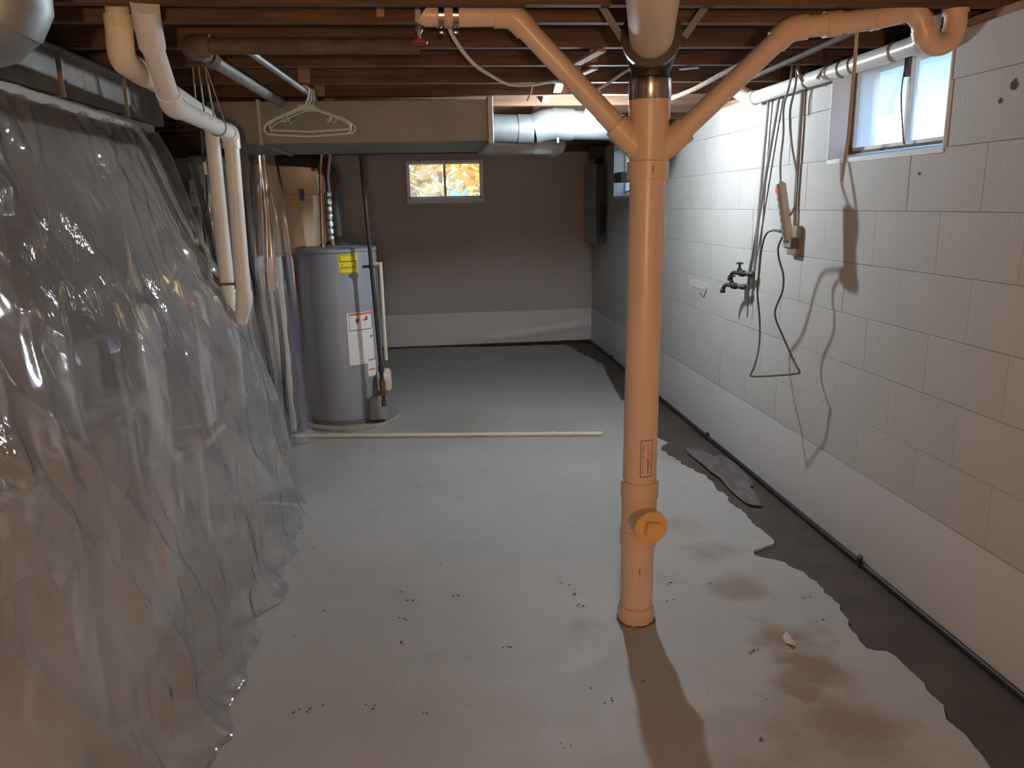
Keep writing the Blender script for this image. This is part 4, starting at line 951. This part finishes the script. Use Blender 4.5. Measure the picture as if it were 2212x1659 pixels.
def chairback(x, y, label):
    t = thing('covered_chair', (x, y, 0), label, 'chair', 'chairs under the plastic')
    part('backrest', t, 'washer', lambda bm: lathe(bm, (x, y, .98), (1, 0, .1), [(-.012, .10), (0, .115), (.012, .11), (.02, .09)], 24))
    part('back_panel', t, 'washer', lambda bm: box(bm, (x - .012, y - .11, .45), (x + .014, y + .11, .98), .008))
    part('seat', t, 'washer', lambda bm: box(bm, (x - .40, y - .18, .43), (x + .02, y + .18, .47), .015))
    for dx in (-.37, -.02):
        for dy in (-.17, .17):
            part('leg', t, 'washer', lambda bm: tube(bm, [(x + dx, y + dy, 0), (x + dx, y + dy, .44)], .016, 10))
chairback(-1.06, 2.97, 'pale round-backed chair under the plastic, nearer the viewer')
chairback(-.99, 3.39, 'pale round-backed chair under the plastic, nearer the vent pipes')
bn = thing('covered_bin', (-1.15, 2.2, .826), 'grey plastic bin on top of the appliance under the sheet', 'bin')
part('tub', bn, 'greyplastic', lambda bm: box(bm, (-1.37, 2.12, .826), (-1.08, 2.6, 1.02), .02))
part('rim', bn, 'greyplastic', lambda bm: box(bm, (-1.385, 2.105, 1.02), (-1.065, 2.615, 1.04), .008))
rb = tag(part('red_hose', None, mat('red_hose', (.55, .16, .12), .5), lambda bm: tube(bm, smooth([(-.89, 2.66, .62), (-.87, 2.85, .59), (-.86, 3.1, .62), (-.88, 3.35, .72), (-.98, 3.54, .84)], 8), .011, 10), 60), 'red band looping under the far end of the plastic', 'hose')
wb = thing('white_carton', (-1.0, 5.05, 0), 'white box standing behind the clear plastic beside the heater', 'carton')
part('carton', wb, 'washer', lambda bm: box(bm, (-1.22, 4.98, 0), (-.93, 5.3, 1.13), .005))
part('flap', wb, 'washer', lambda bm: box(bm, (-1.22, 4.975, .98), (-1.08, 4.982, 1.13), .001), None)
bt = tag(part('blue_bag', None, mat('blue_bag', (.05, .06, .16), .35, bump=.5, bscale=12), lambda bm: grid(bm, 8, 22, lambda a, b: Vector((-.905 + a * .07 + .012 * nv((b * 4, a, 0), 2), 4.90 - .02 * math.sin(a * 3) + .015 * nv((a * 3, b * 8, 1), 1.5), .02 + b * 1.12))), 60), 'dark blue plastic bag hanging between the white box and the heater', 'bag')

# ------------------------------------------------------------------ plastic sheets
sil = [(336, 285), (362, 330), (400, 420), (435, 505), (470, 580), (505, 640), (545, 720), (590, 850), (625, 965), (640, 1040), (648, 1100)]
prof = [at(u, v, y=3.58) for u, v in sil]
prof = [(p.z, p.x) for p in prof]; prof[-1] = (0.0, prof[-1][1])
def px_at(z):
    if z >= prof[0][0]: return prof[0][1]
    for (z0, x0), (z1, x1) in zip(prof, prof[1:]):
        if z0 >= z >= z1: return x0 + (x1 - x0) * (z0 - z) / max(1e-6, z0 - z1)
    return prof[-1][1]
ZT = prof[0][0]
def drape(bm):
    NU, NV = 420, 210
    def f(a, b):
        # a: along the sheet from the near end to the far corner and round it ; b: top to floor
        z = ZT * (1 - b)
        s = a * 3.35
        if s < 2.72: y = .88 + s; back = 0
        else:
            k = (s - 2.72) / .63; y = 3.60 + .16 * math.sin(k * PI * .5); back = .75 * k ** 1.25
        x = px_at(z) - back
        near = max(0, 3.58 - y)
        # tension folds that run down and outwards from the hanging points
        q = y * 6 + (1 - b) * 1.2
        amp = .006 + .017 * b * (1 - .35 * b)
        x += amp * (noise.noise(Vector((q * .55, b * 1.2, 0))) * 1.6 + .35 * noise.noise(Vector((q * 1.5, b * 1.8 + 4, 1)))) + .005 * noise.noise(Vector((y * 7, z * 5, 2)))
        d1 = noise.noise(Vector((y * 2.6 + z * 1.5 + 3, z * .9, 11))); d2 = noise.noise(Vector((y * 4.5 - z * 2.2, z * 1.6, 17)))
        x += .011 * max(0, 1 - 4 * abs(d1)) ** 1.5 * (.35 + b) + .007 * max(0, 1 - 5 * abs(d2)) ** 1.3
        cm = max(0, noise.noise(Vector((y * 2.1, z * 2.1, 23))) + .05)
        x += .06 * cm * (abs(noise.noise(Vector((y * 10, z * 7, 29)))) - .25)
        x -= .055 * near * math.sin(min(1, max(0, (1.2 - z) / 1.2)) * PI) * .55      # slack towards the near end
        y += .02 * noise.noise(Vector((y * 3, z * 4, 5))) * b
        if b > .93:
            t = (b - .93) / .07; x += t * t * (.045 + .085 * noise.noise(Vector((y * 4.5, 0, 3)))) + t * .02 * noise.noise(Vector((y * 13, b * 9, 3))); z = max(.003 + .05 * abs(noise.noise(Vector((y * 7, b * 22, 1)))) * (1 - .75 * t), z)
        if near and y < 2.8 and b > .8: x -= .0
        return Vector((x, y, z))
    grid(bm, NU, NV, f)
big = part('plastic_sheet', None, 'plastic', drape, 180)
tag(big, 'big milky plastic sheet draped from the duct to the floor at left', 'plastic sheet')
tp = part('tape_edge', big, 'tape', lambda bm: grid(bm, 60, 1, lambda a, b: Vector((px_at(ZT) + .004, .9 + a * 2.66, ZT - .012 + b * .035 + .006 * noise.noise(Vector((a * 20, 0, 0)))))), 60, 'shiny taped upper edge of the sheet')
def drape2(x0, x1, y, zt, wt, wb, cx, ph):
    def fn(bm):
        def f(a, b):
            z = zt * (1 - b) + .008; w = wt + (wb - wt) * min(1, b * 1.25) ** .8
            x = cx[0] + (cx[1] - cx[0]) * b + (a - .5) * w
            fold = .022 * math.sin(a * 15 + ph + 1.5 * noise.noise(Vector((a * 3, b * 2, ph)))) * (.35 + .65 * b)
            return Vector((x + .012 * noise.noise(Vector((a * 6, b * 5, ph))), y + fold + .03 * noise.noise(Vector((a * 4, b * 3, ph + 2))), z))
        grid(bm, 90, 70, f)
    return fn
s2 = part('plastic_sheet', None, 'plastic2', drape2(0, 0, 4.66, 1.74, .16, .34, (-.92, -.93), .5), 180)
tag(s2, 'clear pleated plastic sheet hanging straight down beside the water heater', 'plastic sheet')
s3 = part('plastic_sheet', None, 'plastic2', drape2(0, 0, 4.46, 1.70, .30, .26, (-1.12, -1.02), 2.1), 180)
tag(s3, 'gathered plastic sheet hanging in the dark behind the vent pipes', 'plastic sheet')

# ------------------------------------------------------------------ on the floor
fp0 = at(626, 943, z=.012); fp1 = at(1300, 937, z=.012)
fpz = thing('floor_pipe', (fp0 + fp1) / 2, 'thin off-white pipe lying across the floor before the water heater', 'pipe')
part('pipe', fpz, 'floorpipe', lambda bm: tube(bm, [Vector((p.x, p.y, .0135)) for p in (fp0 - (fp1 - fp0) * .1, fp0, fp1)], .0135, 16))
part('coupling', fpz, 'floorpipe', lambda bm: tube(bm, [fp0.lerp(fp1, .84) + Vector((0, 0, .003)), fp0.lerp(fp1, .855) + Vector((0, 0, .003))], .0165, 16))
sc = at(1704, 1388, z=0)
def scrap(bm):
    vs = [bm.verts.new(sc + Vector(q)) for q in ((-.008, .03, .004), (.004, .034, .022), (.012, .012, .018), (.012, -.028, .002), (-.006, -.03, .012), (-.014, -.004, .003), (0, .004, .03))]
    for f in ((0, 1, 6), (1, 2, 6), (2, 3, 6), (3, 4, 6), (4, 5, 6), (5, 0, 6), (0, 5, 4, 3)): bm.faces.new([vs[i] for i in f])
tag(part('paper_scrap', None, 'paper', scrap, None), 'small crumpled white paper scrap on the stained floor', 'paper')
def crumbs(bm):
    pts = [(985, 1285), (1225, 1262), (1232, 1285), (1248, 1308), (870, 1280), (892, 1297), (868, 1338), (1445, 1262), (1535, 1262), (1430, 1245), (1624, 1410), (1635, 1408), (1665, 1507), (1640, 1600), (1278, 1488), (1318, 1515), (640, 1535), (665, 1533), (702, 1525), (800, 1527), (920, 1542), (1220, 1610), (1400, 1470), (1735, 1290), (1740, 1290), (1770, 1340), (1447, 1298), (900, 1050), (1017, 1005), (860, 1390), (1100, 1400), (1250, 770), (1262, 778), (1244, 772), (1195, 835), (1160, 880)]
    for u, v in pts:
        c = at(u, v, z=0)
        for k in range(3):
            o = c + Vector((random.uniform(-.02, .02), random.uniform(-.012, .012), .001)); r = random.uniform(.002, .0055)
            vs = [bm.verts.new(o + Vector((r * random.uniform(.6, 1.5) * math.cos(q * PI / 3), r * random.uniform(.5, 1.2) * math.sin(q * PI / 3), 0))) for q in range(6)]
            t = bm.verts.new(o + Vector((0, 0, r * .6)))
            for q in range(6): bm.faces.new((vs[q], vs[(q + 1) % 6], t))
cr = part('dirt_crumbs', None, 'dirt', crumbs, None); tag(cr, 'dark dirt crumbs scattered over the pale floor', 'dirt'); cr['kind'] = 'stuff'
